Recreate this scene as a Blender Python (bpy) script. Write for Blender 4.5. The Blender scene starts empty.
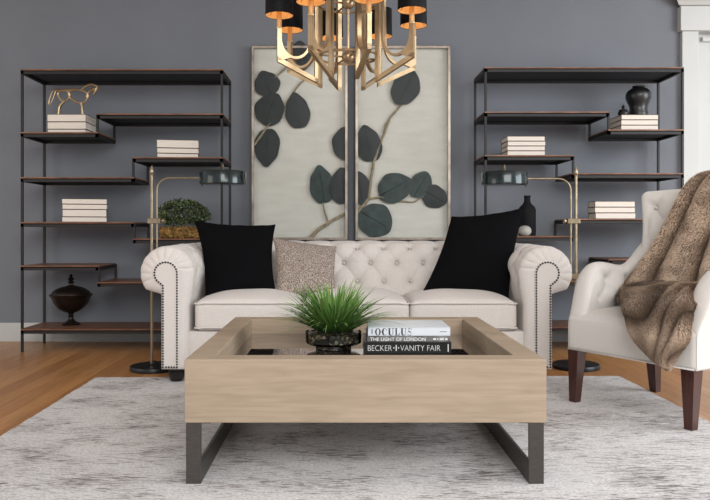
import bpy, bmesh, math, random
from mathutils import Vector, Matrix, noise
random.seed(7)
C = bpy.context.scene.collection
PI = math.pi
CX, CY, F, H = 338.0, 231.0, 740.0, 0.844      # principal point, focal length (px), eye height

def at(px, py, Y):
    """point of the room seen at photo pixel (px, py) at depth Y"""
    return Vector(((px-CX)*Y/F, Y, H-(py-CY)*Y/F))
def lerp(a, b, t): return a+(b-a)*t
def sstep(a, b, x):
    t = max(0., min(1., (x-a)/(b-a))); return t*t*(3-2*t)

# ------------------------------------------------------------------ materials
def srgb(r, g, b):
    def f(c):
        c /= 255.
        return c/12.92 if c <= .04045 else ((c+.055)/1.055)**2.4
    return (f(r), f(g), f(b), 1)
def new_mat(name):
    m = bpy.data.materials.new(name); m.use_nodes = True
    return m, m.node_tree.nodes, m.node_tree.links, m.node_tree.nodes['Principled BSDF']
def mat(name, col, rough=.5, metal=0., col2=None, scale=20., stretch=(1, 1, 1), bump=0., bscale=200., spec=.5, emit=None, estr=0., sheen=0., detail=4., coat=0., bstretch=(1,1,1)):
    m, N, L, P = new_mat(name)
    P.inputs['Base Color'].default_value = srgb(*col)
    P.inputs['Roughness'].default_value = rough
    P.inputs['Metallic'].default_value = metal
    P.inputs['Specular IOR Level'].default_value = spec
    P.inputs['Sheen Weight'].default_value = sheen
    P.inputs['Coat Weight'].default_value = coat
    tc = N.new('ShaderNodeTexCoord')
    mp = N.new('ShaderNodeMapping'); mp.inputs['Scale'].default_value = stretch
    L.new(tc.outputs['Object'], mp.inputs['Vector'])
    no = N.new('ShaderNodeTexNoise'); no.inputs['Scale'].default_value = scale; no.inputs['Detail'].default_value = detail
    L.new(mp.outputs[0], no.inputs['Vector'])
    rp = N.new('ShaderNodeValToRGB')
    c2 = col2 or tuple(max(0, c*.93) for c in col)
    rp.color_ramp.elements[0].position = .32; rp.color_ramp.elements[0].color = srgb(*c2)
    rp.color_ramp.elements[1].position = .68; rp.color_ramp.elements[1].color = srgb(*col)
    L.new(no.outputs['Fac'], rp.inputs[0]); L.new(rp.outputs[0], P.inputs['Base Color'])
    if bump:
        mp2 = N.new('ShaderNodeMapping'); mp2.inputs['Scale'].default_value = bstretch
        L.new(tc.outputs['Object'], mp2.inputs['Vector'])
        n2 = N.new('ShaderNodeTexNoise'); n2.inputs['Scale'].default_value = bscale; n2.inputs['Detail'].default_value = 3
        L.new(mp2.outputs[0], n2.inputs['Vector'])
        b = N.new('ShaderNodeBump'); b.inputs['Strength'].default_value = bump; b.inputs['Distance'].default_value = .004
        L.new(n2.outputs['Fac'], b.inputs['Height']); L.new(b.outputs[0], P.inputs['Normal'])
    if emit:
        P.inputs['Emission Color'].default_value = srgb(*emit); P.inputs['Emission Strength'].default_value = estr
    return m
M = {}
M['wall'] = mat('wall paint', (117, 121, 127), .75, col2=(113, 117, 123), scale=2.5, bump=.08, bscale=60, spec=.25)
M['white'] = mat('white trim paint', (190, 192, 189), .5, col2=(186, 188, 185), scale=3)
M['ceil'] = mat('ceiling paint', (230, 230, 228), .8, scale=3)
M['linen'] = mat('oatmeal linen', (217, 211, 205), .9, col2=(206, 199, 193), scale=230, bump=.25, bscale=700, spec=.15, sheen=.15, stretch=(1, 1, .5))
M['linen2'] = mat('pale grey linen', (214, 210, 204), .9, col2=(206, 202, 196), scale=200, bump=.2, bscale=700, spec=.15, sheen=.15)
M['steel'] = mat('blackened steel', (24, 22, 22), .55, .1, col2=(18, 17, 17), scale=30, bump=.05, bscale=100)
M['shelfwood'] = mat('walnut board', (134, 90, 62), .38, col2=(84, 54, 40), scale=9, stretch=(1.2, 14, 10), bump=.1, bscale=90)
M['gunmetal'] = mat('brushed dark steel', (92, 87, 83), .42, .75, col2=(82, 78, 74), scale=40, stretch=(1, 1, 8))
M['gold'] = mat('antique gold', (186, 163, 130), .36, .85, col2=(160, 136, 104), scale=12)
M['brass'] = mat('satin brass', (158, 145, 122), .34, .8, col2=(136, 121, 98), scale=30)
M['black'] = mat('black cotton', (13, 13, 15), .95, col2=(10, 10, 12), scale=150, bump=.3, bscale=400, spec=.08)
M['blackmetal'] = mat('black lacquer metal', (24, 24, 25), .35, .3, scale=20)
M['shade'] = mat('green black enamel', (30, 44, 44), .22, .45, col2=(24, 34, 35), scale=8, coat=.4)
M['shadeblack'] = mat('black paper shade', (12, 12, 16), .6, col2=(9, 9, 12), scale=60, spec=.15)
M['lining'] = mat('gold foil lining', (226, 176, 100), .4, .5, col2=(196, 130, 60), scale=40, emit=(255, 214, 140), estr=.30)  # bulb glow on the foil put in as weak emission
M['bulb'] = mat('warm bulb', (255, 220, 160), .4, emit=(255, 205, 130), estr=6)
M['sleeve'] = mat('candle sleeve', (205, 176, 130), .4, .6, scale=30, emit=(255, 200, 130), estr=.03)  # faint emission stands in for bulb light on the sleeve
M['diff'] = mat('white inner shade', (205, 203, 196), .6)
M['page'] = mat('book page edges', (226, 219, 208), .9, col2=(205, 196, 184), scale=16, stretch=(1, 1, 60), bump=.15, bscale=60, bstretch=(1, 1, 12))
M['cover'] = mat('brown book cloth', (84, 62, 54), .8, col2=(70, 50, 43), scale=80)
M['ceramic'] = mat('matte black ceramic', (22, 24, 25), .38, col2=(16, 18, 19), scale=15, coat=.15)
M['flatblack'] = mat('flat black clay', (20, 20, 22), .85, scale=20, spec=.2)
M['bronze'] = mat('dark aged bronze', (52, 42, 36), .4, .6, col2=(30, 25, 23), scale=18, bump=.2, bscale=60)
M['stone'] = mat('pale stone', (170, 168, 160), .8, col2=(150, 148, 141), scale=20)
M['darkwood'] = mat('espresso leg wood', (70, 33, 25), .3, col2=(48, 22, 18), scale=12, stretch=(6, 6, 1), coat=.2)
M['feet'] = mat('black wood foot', (22, 19, 18), .35, scale=12)
M['nail'] = mat('dark nickel nailhead', (40, 36, 35), .3, .7, scale=40)
M['leafgreen'] = mat('boxwood leaves', (82, 104, 62), .5, col2=(34, 52, 28), scale=60)
M['nugget'] = mat('gilded bark chips', (176, 140, 78), .4, .5, col2=(70, 48, 26), scale=50)
M['inkblack'] = mat('black ink', (18, 18, 20), .6)
M['inkwhite'] = mat('white ink', (232, 232, 230), .6)
M['bookwhite'] = mat('white gloss jacket', (226, 230, 234), .3, col2=(214, 222, 228), scale=6)
M['bookgrey'] = mat('photo grey jacket', (150, 147, 145), .4, col2=(70, 68, 68), scale=28, stretch=(1, 1, .3))
M['bookblack'] = mat('black gloss jacket', (20, 20, 21), .3, scale=20)
M['canvas'] = mat('pale silk ground', (206, 204, 194), .8, col2=(196, 193, 183), scale=5, stretch=(1, 1, 4))
M['artleaf'] = mat('pressed green leaf', (44, 64, 60), .55, col2=(24, 36, 34), scale=16)
M['artleaf2'] = mat('pressed dark leaf', (30, 38, 36), .55, col2=(20, 26, 25), scale=16)
M['branch'] = mat('dried branch', (160, 148, 122), .8, col2=(120, 108, 86), scale=40)
M['framegold'] = mat('champagne frame', (158, 148, 136), .35, .7, col2=(120, 110, 100), scale=12)
M['framedark'] = mat('dark frame side', (44, 38, 36), .5, scale=12)
M['furskin'] = mat('fur underlayer', (112, 90, 72), .95, col2=(88, 69, 54), scale=10)
M['button'] = M['linen']

def mat_floor():
    m, N, L, P = new_mat('oak strip floor')
    tc = N.new('ShaderNodeTexCoord')
    mp = N.new('ShaderNodeMapping'); mp.inputs['Rotation'].default_value = (0, 0, PI/2)
    L.new(tc.outputs['Object'], mp.inputs['Vector'])
    br = N.new('ShaderNodeTexBrick'); br.inputs['Scale'].default_value = 1
    br.inputs['Brick Width'].default_value = 1.3; br.inputs['Row Height'].default_value = .095
    br.inputs['Mortar Size'].default_value = .0012; br.inputs['Mortar Smooth'].default_value = .3
    br.inputs['Color1'].default_value = srgb(192, 140, 88); br.inputs['Color2'].default_value = srgb(168, 117, 70)
    br.inputs['Mortar'].default_value = srgb(112, 70, 40)
    L.new(mp.outputs[0], br.inputs['Vector'])
    mp2 = N.new('ShaderNodeMapping'); mp2.inputs['Scale'].default_value = (38, 1.6, 1)
    L.new(tc.outputs['Object'], mp2.inputs['Vector'])
    no = N.new('ShaderNodeTexNoise'); no.inputs['Scale'].default_value = 1.6; no.inputs['Detail'].default_value = 6
    L.new(mp2.outputs[0], no.inputs['Vector'])
    rp = N.new('ShaderNodeValToRGB'); rp.color_ramp.elements[0].position = .3; rp.color_ramp.elements[0].color = (.68, .68, .68, 1)
    rp.color_ramp.elements[1].position = .7; rp.color_ramp.elements[1].color = (1.12, 1.1, 1.08, 1)
    L.new(no.outputs['Fac'], rp.inputs[0])
    mx = N.new('ShaderNodeMix'); mx.data_type = 'RGBA'; mx.blend_type = 'MULTIPLY'; mx.inputs[0].default_value = .8
    L.new(br.outputs['Color'], mx.inputs[6]); L.new(rp.outputs[0], mx.inputs[7])
    L.new(mx.outputs[2], P.inputs['Base Color'])
    P.inputs['Roughness'].default_value = .33
    b = N.new('ShaderNodeBump'); b.inputs['Strength'].default_value = .12; b.inputs['Distance'].default_value = .002
    L.new(no.outputs['Fac'], b.inputs['Height']); L.new(b.outputs[0], P.inputs['Normal'])
    return m
def mat_rug():
    m, N, L, P = new_mat('woven distressed rug')
    tc = N.new('ShaderNodeTexCoord')
    def nz(sc, scale, det, dist=0.):
        mp = N.new('ShaderNodeMapping'); mp.inputs['Scale'].default_value = sc
        L.new(tc.outputs['Object'], mp.inputs['Vector'])
        n = N.new('ShaderNodeTexNoise'); n.inputs['Scale'].default_value = scale; n.inputs['Detail'].default_value = det
        n.inputs['Distortion'].default_value = dist
        L.new(mp.outputs[0], n.inputs['Vector']); return n
    a = nz((18, 120, 1), 1.0, 7, .8); b = nz((2.4, 4.5, 1), 1.3, 4, .5); c = nz((90, 260, 1), 1., 4)
    ad = N.new('ShaderNodeMath'); ad.operation = 'MULTIPLY_ADD'; ad.inputs[1].default_value = .62
    L.new(a.outputs['Fac'], ad.inputs[0])
    m2 = N.new('ShaderNodeMath'); m2.operation = 'MULTIPLY'; m2.inputs[1].default_value = .38
    L.new(b.outputs['Fac'], m2.inputs[0]); L.new(m2.outputs[0], ad.inputs[2])
    rp = N.new('ShaderNodeValToRGB'); e = rp.color_ramp.elements
    e[0].position = .36; e[0].color = srgb(116, 110, 107); e[1].position = .53; e[1].color = srgb(218, 216, 215)
    k = e.new(.42); k.color = srgb(164, 159, 157); k = e.new(.465); k.color = srgb(200, 197, 196)
    L.new(ad.outputs[0], rp.inputs[0])
    rp2 = N.new('ShaderNodeValToRGB'); rp2.color_ramp.elements[0].position = .38; rp2.color_ramp.elements[0].color = (.55, .54, .53, 1); rp2.color_ramp.elements[1].position = .54
    L.new(c.outputs['Fac'], rp2.inputs[0])
    mx = N.new('ShaderNodeMix'); mx.data_type = 'RGBA'; mx.blend_type = 'MULTIPLY'; mx.inputs[0].default_value = .8
    L.new(rp.outputs[0], mx.inputs[6]); L.new(rp2.outputs[0], mx.inputs[7])
    L.new(mx.outputs[2], P.inputs['Base Color']); P.inputs['Roughness'].default_value = .95
    P.inputs['Specular IOR Level'].default_value = .1
    bp = N.new('ShaderNodeBump'); bp.inputs['Strength'].default_value = .5; bp.inputs['Distance'].default_value = .004
    L.new(a.outputs['Fac'], bp.inputs['Height']); L.new(bp.outputs[0], P.inputs['Normal'])
    return m
def mat_tablewood():
    m, N, L, P = new_mat('pale washed oak')
    tc = N.new('ShaderNodeTexCoord')
    mp = N.new('ShaderNodeMapping'); mp.inputs['Scale'].default_value = (2.2, 2.6, 26)
    L.new(tc.outputs['Object'], mp.inputs['Vector'])
    n = N.new('ShaderNodeTexNoise'); n.inputs['Scale'].default_value = 2.2; n.inputs['Detail'].default_value = 8; n.inputs['Distortion'].default_value = .6
    L.new(mp.outputs[0], n.inputs['Vector'])
    rp = N.new('ShaderNodeValToRGB'); e = rp.color_ramp.elements
    e[0].position = .3; e[0].color = srgb(152, 134, 113); e[1].position = .7; e[1].color = srgb(172, 153, 131)
    L.new(n.outputs['Fac'], rp.inputs[0]); L.new(rp.outputs[0], P.inputs['Base Color'])
    P.inputs['Roughness'].default_value = .55
    return m
def mat_glass(name, tint, fac):
    m, N, L, P = new_mat(name)
    out = N['Material Output']
    tr = N.new('ShaderNodeBsdfTransparent'); tr.inputs[0].default_value = tint
    gl = N.new('ShaderNodeBsdfGlossy'); gl.inputs['Roughness'].default_value = .03
    fr = N.new('ShaderNodeFresnel'); fr.inputs[0].default_value = fac
    mx = N.new('ShaderNodeMixShader')
    L.new(fr.outputs[0], mx.inputs[0]); L.new(tr.outputs[0], mx.inputs[1]); L.new(gl.outputs[0], mx.inputs[2])
    L.new(mx.outputs[0], out.inputs[0])
    return m
def mat_pebbles():
    m, N, L, P = new_mat('river pebbles')
    tc = N.new('ShaderNodeTexCoord')
    v = N.new('ShaderNodeTexVoronoi'); v.inputs['Scale'].default_value = 85
    L.new(tc.outputs['Object'], v.inputs['Vector'])
    rp = N.new('ShaderNodeValToRGB'); e = rp.color_ramp.elements
    e[0].position = 0; e[0].color = srgb(18, 17, 17); e[1].position = 1; e[1].color = srgb(150, 135, 110)
    k = e.new(.6); k.color = srgb(44, 40, 36)
    k = e.new(.85); k.color = srgb(84, 74, 60)
    sp = N.new('ShaderNodeSeparateColor'); L.new(v.outputs['Color'], sp.inputs[0]); L.new(sp.outputs[0], rp.inputs[0])
    L.new(rp.outputs[0], P.inputs['Base Color']); P.inputs['Roughness'].default_value = .3
    return m
def mat_brownpillow():
    m, N, L, P = new_mat('brown flecked chenille')
    tc = N.new('ShaderNodeTexCoord')
    mp = N.new('ShaderNodeMapping'); mp.inputs['Scale'].default_value = (260, 260, 80)
    L.new(tc.outputs['Object'], mp.inputs['Vector'])
    n = N.new('ShaderNodeTexNoise'); n.inputs['Scale'].default_value = 1; n.inputs['Detail'].default_value = 3
    L.new(mp.outputs[0], n.inputs['Vector'])
    rp = N.new('ShaderNodeValToRGB'); e = rp.color_ramp.elements
    e[0].position = .40; e[0].color = srgb(94, 77, 66); e[1].position = .62; e[1].color = srgb(186, 173, 162)
    L.new(n.outputs['Fac'], rp.inputs[0]); L.new(rp.outputs[0], P.inputs['Base Color']); P.inputs['Roughness'].default_value = .8
    b = N.new('ShaderNodeBump'); b.inputs['Strength'].default_value = .6; b.inputs['Distance'].default_value = .004
    L.new(n.outputs['Fac'], b.inputs['Height']); L.new(b.outputs[0], P.inputs['Normal'])
    return m
def mat_attr(name, rough, spec=.3, sheen=0.):
    m, N, L, P = new_mat(name)
    a = N.new('ShaderNodeVertexColor'); a.layer_name = 'Col'
    L.new(a.outputs[0], P.inputs['Base Color']); P.inputs['Roughness'].default_value = rough
    P.inputs['Specular IOR Level'].default_value = spec; P.inputs['Sheen Weight'].default_value = sheen
    return m
M['floor'] = mat_floor(); M['rug'] = mat_rug(); M['tablewood'] = mat_tablewood()
M['paneglass'] = mat_glass('picture glass', (.985, .99, .99, 1), 1.06)
M['bowlglass'] = mat_glass('bowl glass', (.93, .95, .94, 1), 1.12)
M['pebble'] = mat_pebbles(); M['chenille'] = mat_brownpillow()
M['fur'] = mat_attr('faux fur strands', .7, .2, .2); M['grass'] = mat_attr('grass blades', .45, .4)
M['smoke'] = mat('smoked glass', (66, 50, 42), .04, .0, col2=(60, 46, 39), scale=2, spec=1.0, coat=1.0)
M['smoke'].node_tree.nodes['Principled BSDF'].inputs['Metallic'].default_value = .55

# ------------------------------------------------------------------ mesh builder
class MB:
    def __init__(s): s.v = []; s.f = []; s.c = None
    def add(s, vs, fs):
        n = len(s.v); s.v += [Vector(v) for v in vs]; s.f += [tuple(i+n for i in f) for f in fs]
    def box(s, x0, x1, y0, y1, z0, z1, b=0.):
        if b <= 0:
            s.add([(x, y, z) for x in (x0, x1) for y in (y0, y1) for z in (z0, z1)],
                  [(0, 1, 3, 2), (4, 6, 7, 5), (0, 4, 5, 1), (2, 3, 7, 6), (0, 2, 6, 4), (1, 5, 7, 3)]); return
        bm = bmesh.new(); bmesh.ops.create_cube(bm, size=1)
        for v in bm.verts: v.co = Vector(((x0+x1)/2+v.co.x*(x1-x0), (y0+y1)/2+v.co.y*(y1-y0), (z0+z1)/2+v.co.z*(z1-z0)))
        bmesh.ops.bevel(bm, geom=bm.edges[:], offset=b, segments=2, affect='EDGES', profile=.5)
        bm.verts.index_update(); s.add([v.co.copy() for v in bm.verts], [tuple(v.index for v in f.verts) for f in bm.faces]); bm.free()
    def loft(s, rings, closed=True, cap0=True, cap1=True):
        n = len(rings[0]); vs = [p for r in rings for p in r]; fs = []
        for i in range(len(rings)-1):
            for j in range(n if closed else n-1):
                k = (j+1) % n
                fs.append((i*n+j, i*n+k, (i+1)*n+k, (i+1)*n+j))
        if closed and cap0: fs.append(tuple(reversed(range(n))))
        if closed and cap1: fs.append(tuple((len(rings)-1)*n+j for j in range(n)))
        s.add(vs, fs)
    def lathe(s, prof, cx=0, cy=0, z0=0, n=40, sx=1, sy=1):
        rings = [[(cx+r*sx*math.cos(2*PI*j/n), cy+r*sy*math.sin(2*PI*j/n), z0+z) for j in range(n)] for r, z in prof]
        s.loft(rings)
    def tube(s, pts, r, n=10, closed=False, sx=1., up=None):
        pts = [Vector(p) for p in pts]; m = len(pts); rings = []
        rr = r if isinstance(r, (list, tuple)) else [r]*m
        prev = None
        for i, p in enumerate(pts):
            if closed: t = (pts[(i+1) % m]-pts[i-1])
            else: t = pts[min(i+1, m-1)]-pts[max(i-1, 0)]
            if t.length < 1e-9: t = Vector((0, 0, 1))
            t.normalize()
            if prev is None:
                u = Vector((0, 0, 1)) if abs(t.z) < .9 else Vector((1, 0, 0))
                if up: u = Vector(up)
            else: u = prev
            a = t.cross(u)
            if a.length < 1e-6: a = t.orthogonal()
            a.normalize(); b = a.cross(t).normalized(); prev = b
            rings.append([p+(a*math.cos(2*PI*j/n)*sx+b*math.sin(2*PI*j/n))*rr[i] for j in range(n)])
        if closed:
            rings.append(rings[0]); s.loft(rings, cap0=False, cap1=False)
        else: s.loft(rings)
    def ball(s, c, r, n=12, sz=1., sy=1.):
        c = Vector(c); k = max(4, n//2)
        rings = [[(c.x+r*math.sin(PI*(i+.02)/(k+.04))*math.cos(2*PI*j/n), c.y+sy*r*math.sin(PI*(i+.02)/(k+.04))*math.sin(2*PI*j/n), c.z-sz*r*math.cos(PI*(i+.02)/(k+.04))) for j in range(n)] for i in range(k+1)]
        s.loft(rings)
    def rbox(s, x0, x1, y0, y1, z0, z1, r, n=14, fn=None):
        """dense rounded box; fn(pos,(u,v,w)) may move each point"""
        c = Vector(((x0+x1)/2, (y0+y1)/2, (z0+z1)/2)); h = Vector(((x1-x0)/2, (y1-y0)/2, (z1-z0)/2))
        ns = n if isinstance(n, (tuple, list)) else (n, n, n)
        idx = {}; vs = []; fs = []
        def par(i, m, hh):
            k = 4; e = min(.45, r/hh*1.0) if hh > r else .5
            # denser near edges
            if i <= k: return -1+e*(i/k)
            if i >= m-k: return 1-e*((m-i)/k)
            return lerp(-1+e, 1-e, (i-k)/(m-2*k))
        ns = [max(9, q) for q in ns]
        def vert(i, j, k):
            key = (i, j, k)
            if key in idx: return idx[key]
            p = Vector((par(i, ns[0], h.x), par(j, ns[1], h.y), par(k, ns[2], h.z)))
            q = Vector((p.x*h.x, p.y*h.y, p.z*h.z))
            inn = Vector([max(-(h[a]-r), min(h[a]-r, q[a])) for a in range(3)])
            d = q-inn
            pos = inn+(d.normalized()*r if d.length > 1e-9 else d)
            pos += c
            if fn: pos = fn(pos, p)
            idx[key] = len(vs); vs.append(pos); return idx[key]
        for ax in range(3):
            a, b = [q for q in range(3) if q != ax]
            for side in (0, ns[ax]):
                for i in range(ns[a]):
                    for j in range(ns[b]):
                        def k(ii, jj):
                            t = [0, 0, 0]; t[ax] = side; t[a] = ii; t[b] = jj; return vert(*t)
                        f = (k(i, j), k(i+1, j), k(i+1, j+1), k(i, j+1))
                        fs.append(f)
        s.add(vs, fs)
    def build(s, name, m, parent=None, smooth=True, ang=40, recalc=True):
        me = bpy.data.meshes.new(name)
        vs = s.v
        if parent is not None:
            inv = world_of(parent).inverted(); vs = [inv @ v for v in vs]
        me.from_pydata([tuple(v) for v in vs], [], s.f); me.update()
        if s.c:
            ca = me.color_attributes.new('Col', 'FLOAT_COLOR', 'POINT')
            fl = [x for c in s.c for x in (c[0], c[1], c[2], 1)]
            ca.data.foreach_set('color', fl)
        if recalc:
            bm = bmesh.new(); bm.from_mesh(me); bmesh.ops.recalc_face_normals(bm, faces=bm.faces[:])
            if smooth:
                for e in bm.edges:
                    if len(e.link_faces) == 2 and e.calc_face_angle(0) > math.radians(ang): e.smooth = False
            bm.to_mesh(me); bm.free()
        if smooth:
            for p in me.polygons: p.use_smooth = True
        me.materials.append(m)
        o = bpy.data.objects.new(name, me); C.objects.link(o)
        if parent is not None: o.parent = parent
        return o
def world_of(o):
    m = o.matrix_basis.copy() if o.type != 'EMPTY' else (Matrix.Translation(o.location) @ Matrix.Rotation(o.rotation_euler.z, 4, 'Z'))
    return (world_of(o.parent) @ m) if o.parent else m
def tag(o, label, cat, group=None):
    o['label'] = label; o['category'] = cat
    if group: o['group'] = group
    return o
def thing(name, label, cat, loc, rz=0., group=None):
    o = bpy.data.objects.new(name, None); o.empty_display_size = .1; C.objects.link(o)
    o.location = loc; o.rotation_euler = (0, 0, rz)
    return tag(o, label, cat, group)
def structure(o): o['kind'] = 'structure'; return o
def local(mb, root):
    """builder points given in the thing's own frame -> room frame"""
    w = world_of(root); mb.v = [w @ v for v in mb.v]; return mb

# ------------------------------------------------------------------ room shell
WY = 5.65
def sbox(name, m, *a, b=0.):
    q = MB(); q.box(*a, b=b); return structure(q.build(name, m, smooth=False))
sbox('floor', M['floor'], -4.6, 5.2, -1.5, 6.4, -.05, 0)
sbox('wall_back', M['wall'], -4.6, 2.70, WY, WY+.12, 0, 2.95)
sbox('ceiling', M['ceil'], -4.6, 5.2, 1.2, 6.4, 2.95, 3.05)
sbox('baseboard_back', M['white'], -4.6, 2.60, WY-.018, WY, 0, .145, b=.004)
# white cased opening at the right end of the wall
sbox('trim_1', M['white'], 2.61, 2.735, WY-.04, WY+.12, 0, 2.36, b=.004)
sbox('trim_2', M['white'], 2.59, 4.6, WY-.06, WY+.12, 2.36, 2.545, b=.004)
q = MB()
prof = [(0, 2.545), (-.03, 2.55), (-.05, 2.575), (-.085, 2.60), (-.10, 2.64), (-.13, 2.655), (-.13, 2.68), (0, 2.68)]
q.loft([[(x+sx*(-y), WY+.0+y-.04 if True else 0, z) for y, z in prof] for x, sx in ((2.60, -1), (4.6, 0))])
structure(q.build('trim_3', M['white'], smooth=False))
sbox('wall_right', M['white'], 2.735, 4.6, WY+.06, WY+.12, 0, 2.36)
sbox('trim_4', M['white'], 2.80, 4.6, WY+.03, WY+.06, 2.30, 2.335, b=.003)
q = MB(); q.box(2.70, 4.6, WY, WY+.12, 2.68, 2.95); structure(q.build('wall_above_opening', M['wall'], smooth=False))

# rug
def rugf():
    q = MB()
    X0, X1, Y0, Y1 = -1.39, 1.63, 1.15, 4.27
    rnd = random.Random(3)
    n = 120; ring = []
    def jit(): return rnd.uniform(-.004, .004)
    for i in range(n): ring.append((lerp(X0, X1, i/n), Y0+jit()))
    for i in range(n): ring.append((X1+jit()+.02*(1-i/n), lerp(Y0, Y1+.02, i/n)))
    for i in range(n): ring.append((lerp(X1, X0, i/n), lerp(Y1+.02, Y1-.02, i/n)+jit()))
    for i in range(n): ring.append((X0+jit()+.02*(i/n), lerp(Y1-.02, Y0, i/n)))
    q.loft([[(x, y, .0005) for x, y in ring], [(x, y, .004) for x, y in ring]])
    o = q.build('area_rug', M['rug'], smooth=False)
    tag(o, 'large pale grey distressed area rug on the wood floor under the coffee table', 'rug')
rugf()
RZ = .004

# ------------------------------------------------------------------ sofa
def tuft(x, s, x0, pu, ps, A, pit):
    a = (x-x0)/pu+s/(2*ps); b = (x-x0)/pu-s/(2*ps)
    ha = abs(math.sin(PI*a)); hb = abs(math.sin(PI*b))
    h = A*(min(ha, 1)*min(hb, 1))**.42
    ra, rb = a-round(a), b-round(b)
    dx = (ra+rb)/2*pu; ds = (ra-rb)*ps
    r2 = dx*dx+ds*ds
    return h-pit*math.exp(-r2/(.016**2))-pit*.55*math.exp(-r2/(.045**2))
def make_sofa():
    root = thing('chesterfield_sofa', 'cream linen tufted chesterfield sofa with rolled arms and nailhead trim', 'sofa', (.105, 4.5, RZ))
    YF, YB = 4.08, 4.998
    # --- arms
    def arm(side):
        xc = -.952 if side < 0 else 1.157        # roll centre
        sg = side                                # outward direction
        zc, R, r = .610, .151, .070
        def outline(RR, x_in, x_out, zlow, cxo, hi=180):
            pts = []
            th0 = math.radians(-38); th1 = math.radians(hi)
            # outward side low -> roll -> inner side low
            j0 = (cxo+RR*math.cos(th0), zc+RR*math.sin(th0)); j1 = (cxo+RR*math.cos(th1), zc+RR*math.sin(th1))
            nl, na = 24, 100
            for i in range(nl): pts.append((x_out, lerp(zlow, j0[1]-.01, i/nl)))
            for i in range(na+1):
                t = lerp(th0, th1, i/na); pts.append((cxo+RR*math.cos(t), zc+RR*math.sin(t)))
            for i in range(1, nl+1): 
                z = lerp(j1[1]-.01, zlow, i/nl); e = sstep(j1[1]-.16, j1[1], z)
                pts.append((lerp(x_in, j1[0], e), z))
            return pts
        # in "outward positive" coordinates
        P = outline(r, -.073, .020, .085, -.003)
        O = outline(R, -.125, .026, .075, 0, 195)
        na0, na1 = 24, 124
        arcs = []; acc = 0
        for i in range(len(O)):
            if i: acc += math.dist(O[i], O[i-1])
            arcs.append(acc)
        rings = []
        K = 10
        for k in range(K+1):
            t = k/K*PI/2
            f = math.sin(t); y = YF+.004+.055*(1-math.cos(t))
            ring = []
            for i in range(len(O)):
                x = lerp(P[i][0], O[i][0], f); z = lerp(P[i][1], O[i][1], f)
                if na0 <= i <= na1:
                    th = math.radians(lerp(-38, 195, (i-na0)/100))
                    pl = abs(math.sin(th*8.5))**.35
                    amp = .009*math.sin(PI*min(1, f*1.0)*.86)*(1 if k > 0 else 0)
                    edge = sstep(0, 8, i-na0)*sstep(0, 8, na1-i)
                    d = (1-pl)*amp*edge
                    y2 = y+d
                    x -= math.cos(th)*d*.7; z -= math.sin(th)*d*.7
                else: y2 = y
                ring.append((xc+sg*x, y2, z))
            rings.append(ring)
        NY = 110
        s_ref = arcs[104]
        for k in range(1, NY+1):
            y = lerp(YF+.059, YB-.01, k/NY); ring = []
            for i in range(len(O)):
                x, z = O[i]
                p0 = O[max(i-1, 0)]; p1 = O[min(i+1, len(O)-1)]
                tx, tz = p1[0]-p0[0], p1[1]-p0[1]; L = math.hypot(tx, tz) or 1
                nx, nz = tz/L, -tx/L
                s = arcs[i]-s_ref
                m_ = sstep(-.20, -.10, s)*(1-sstep(.13, .18, s))*sstep(YF+.06, YF+.13, y)
                d = 0
                if m_ > 0: d = m_*(tuft(y, s, 4.27, .17, .118, .016, .012)-.006)
                # pleats over the roll's front, fading away
                if na0 <= i <= na1:
                    th = math.radians(lerp(-38, 195, (i-na0)/100))
                    d -= (1-abs(math.sin(th*8.5))**.35)*.0045*(1-sstep(YF+.06, YF+.13, y))
                d += .003*noise.noise(Vector((x*5, y*5, z*5)))
                xq = x+nx*d
                if xq > 0: xq *= lerp(1, .90, sstep(4.12, 4.38, y))
                ring.append((xc+sg*xq, y, z+nz*d))
            rings.append(ring)
        q = MB(); q.loft(rings, cap0=True, cap1=True)
        a = q.build('arm', M['linen'], root, ang=80)
        # front panel
        q = MB(); Pin = outline(r-.004, -.069, .016, .089, -.003)
        q.loft([[(xc+sg*x, YF+.006, z) for x, z in P], [(xc+sg*x, YF-.002, z) for x, z in P], [(xc+sg*x, YF-.006, z) for x, z in Pin]], cap0=True, cap1=True)
        q.build('arm_front_panel', M['linen'], a, ang=30)
        q = MB(); pth = outline(r-.008, -.065, .012, .094, -.003)
        pth = pth+[(lerp(pth[-1][0], pth[0][0], i/6), pth[0][1]) for i in range(1, 6)]
        L = [0]
        for i in range(1, len(pth)): L.append(L[-1]+math.dist(pth[i], pth[i-1]))
        d = 0
        while d < L[-1]:
            i = next(i for i in range(1, len(L)) if L[i] >= d-1e-9)
            t = (d-L[i-1])/(L[i]-L[i-1] or 1)
            x = lerp(pth[i-1][0], pth[i][0], t); z = lerp(pth[i-1][1], pth[i][1], t)
            q.ball((xc+sg*x, YF-.007, z), .0060, 8, sy=.6); d += .0150
        n = q.build('nailhead_trim', M['nail'], a); n['kind'] = 'stuff'
        return a
    arm(-1); arm(1)
    # --- back
    prof = []
    for i in range(30): 
        t = i/30; prof.append((lerp(4.655, 4.722, t**1.2), lerp(.36, .64, t)))
    cy, cz, R = 4.86, .64, .138
    for i in range(61):
        th = lerp(PI, -.35, i/60); prof.append((cy+R*math.cos(th), cz+R*math.sin(th)))
    yl, zl = prof[-1]
    for i in range(1, 11): prof.append((lerp(yl, 4.96, i/10), lerp(zl, .08, i/10)))
    # resample
    acc = [0]
    for i in range(1, len(prof)): acc.append(acc[-1]+math.dist(prof[i], prof[i-1]))
    s1 = next(a for a, p in zip(acc, prof) if p[1] >= .638)
    def prof_at(s):
        i = next((i for i in range(1, len(acc)) if acc[i] >= s), len(acc)-1)
        t = (s-acc[i-1])/(acc[i]-acc[i-1]); return (lerp(prof[i-1][0], prof[i][0], t), lerp(prof[i-1][1], prof[i][1], t))
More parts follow.
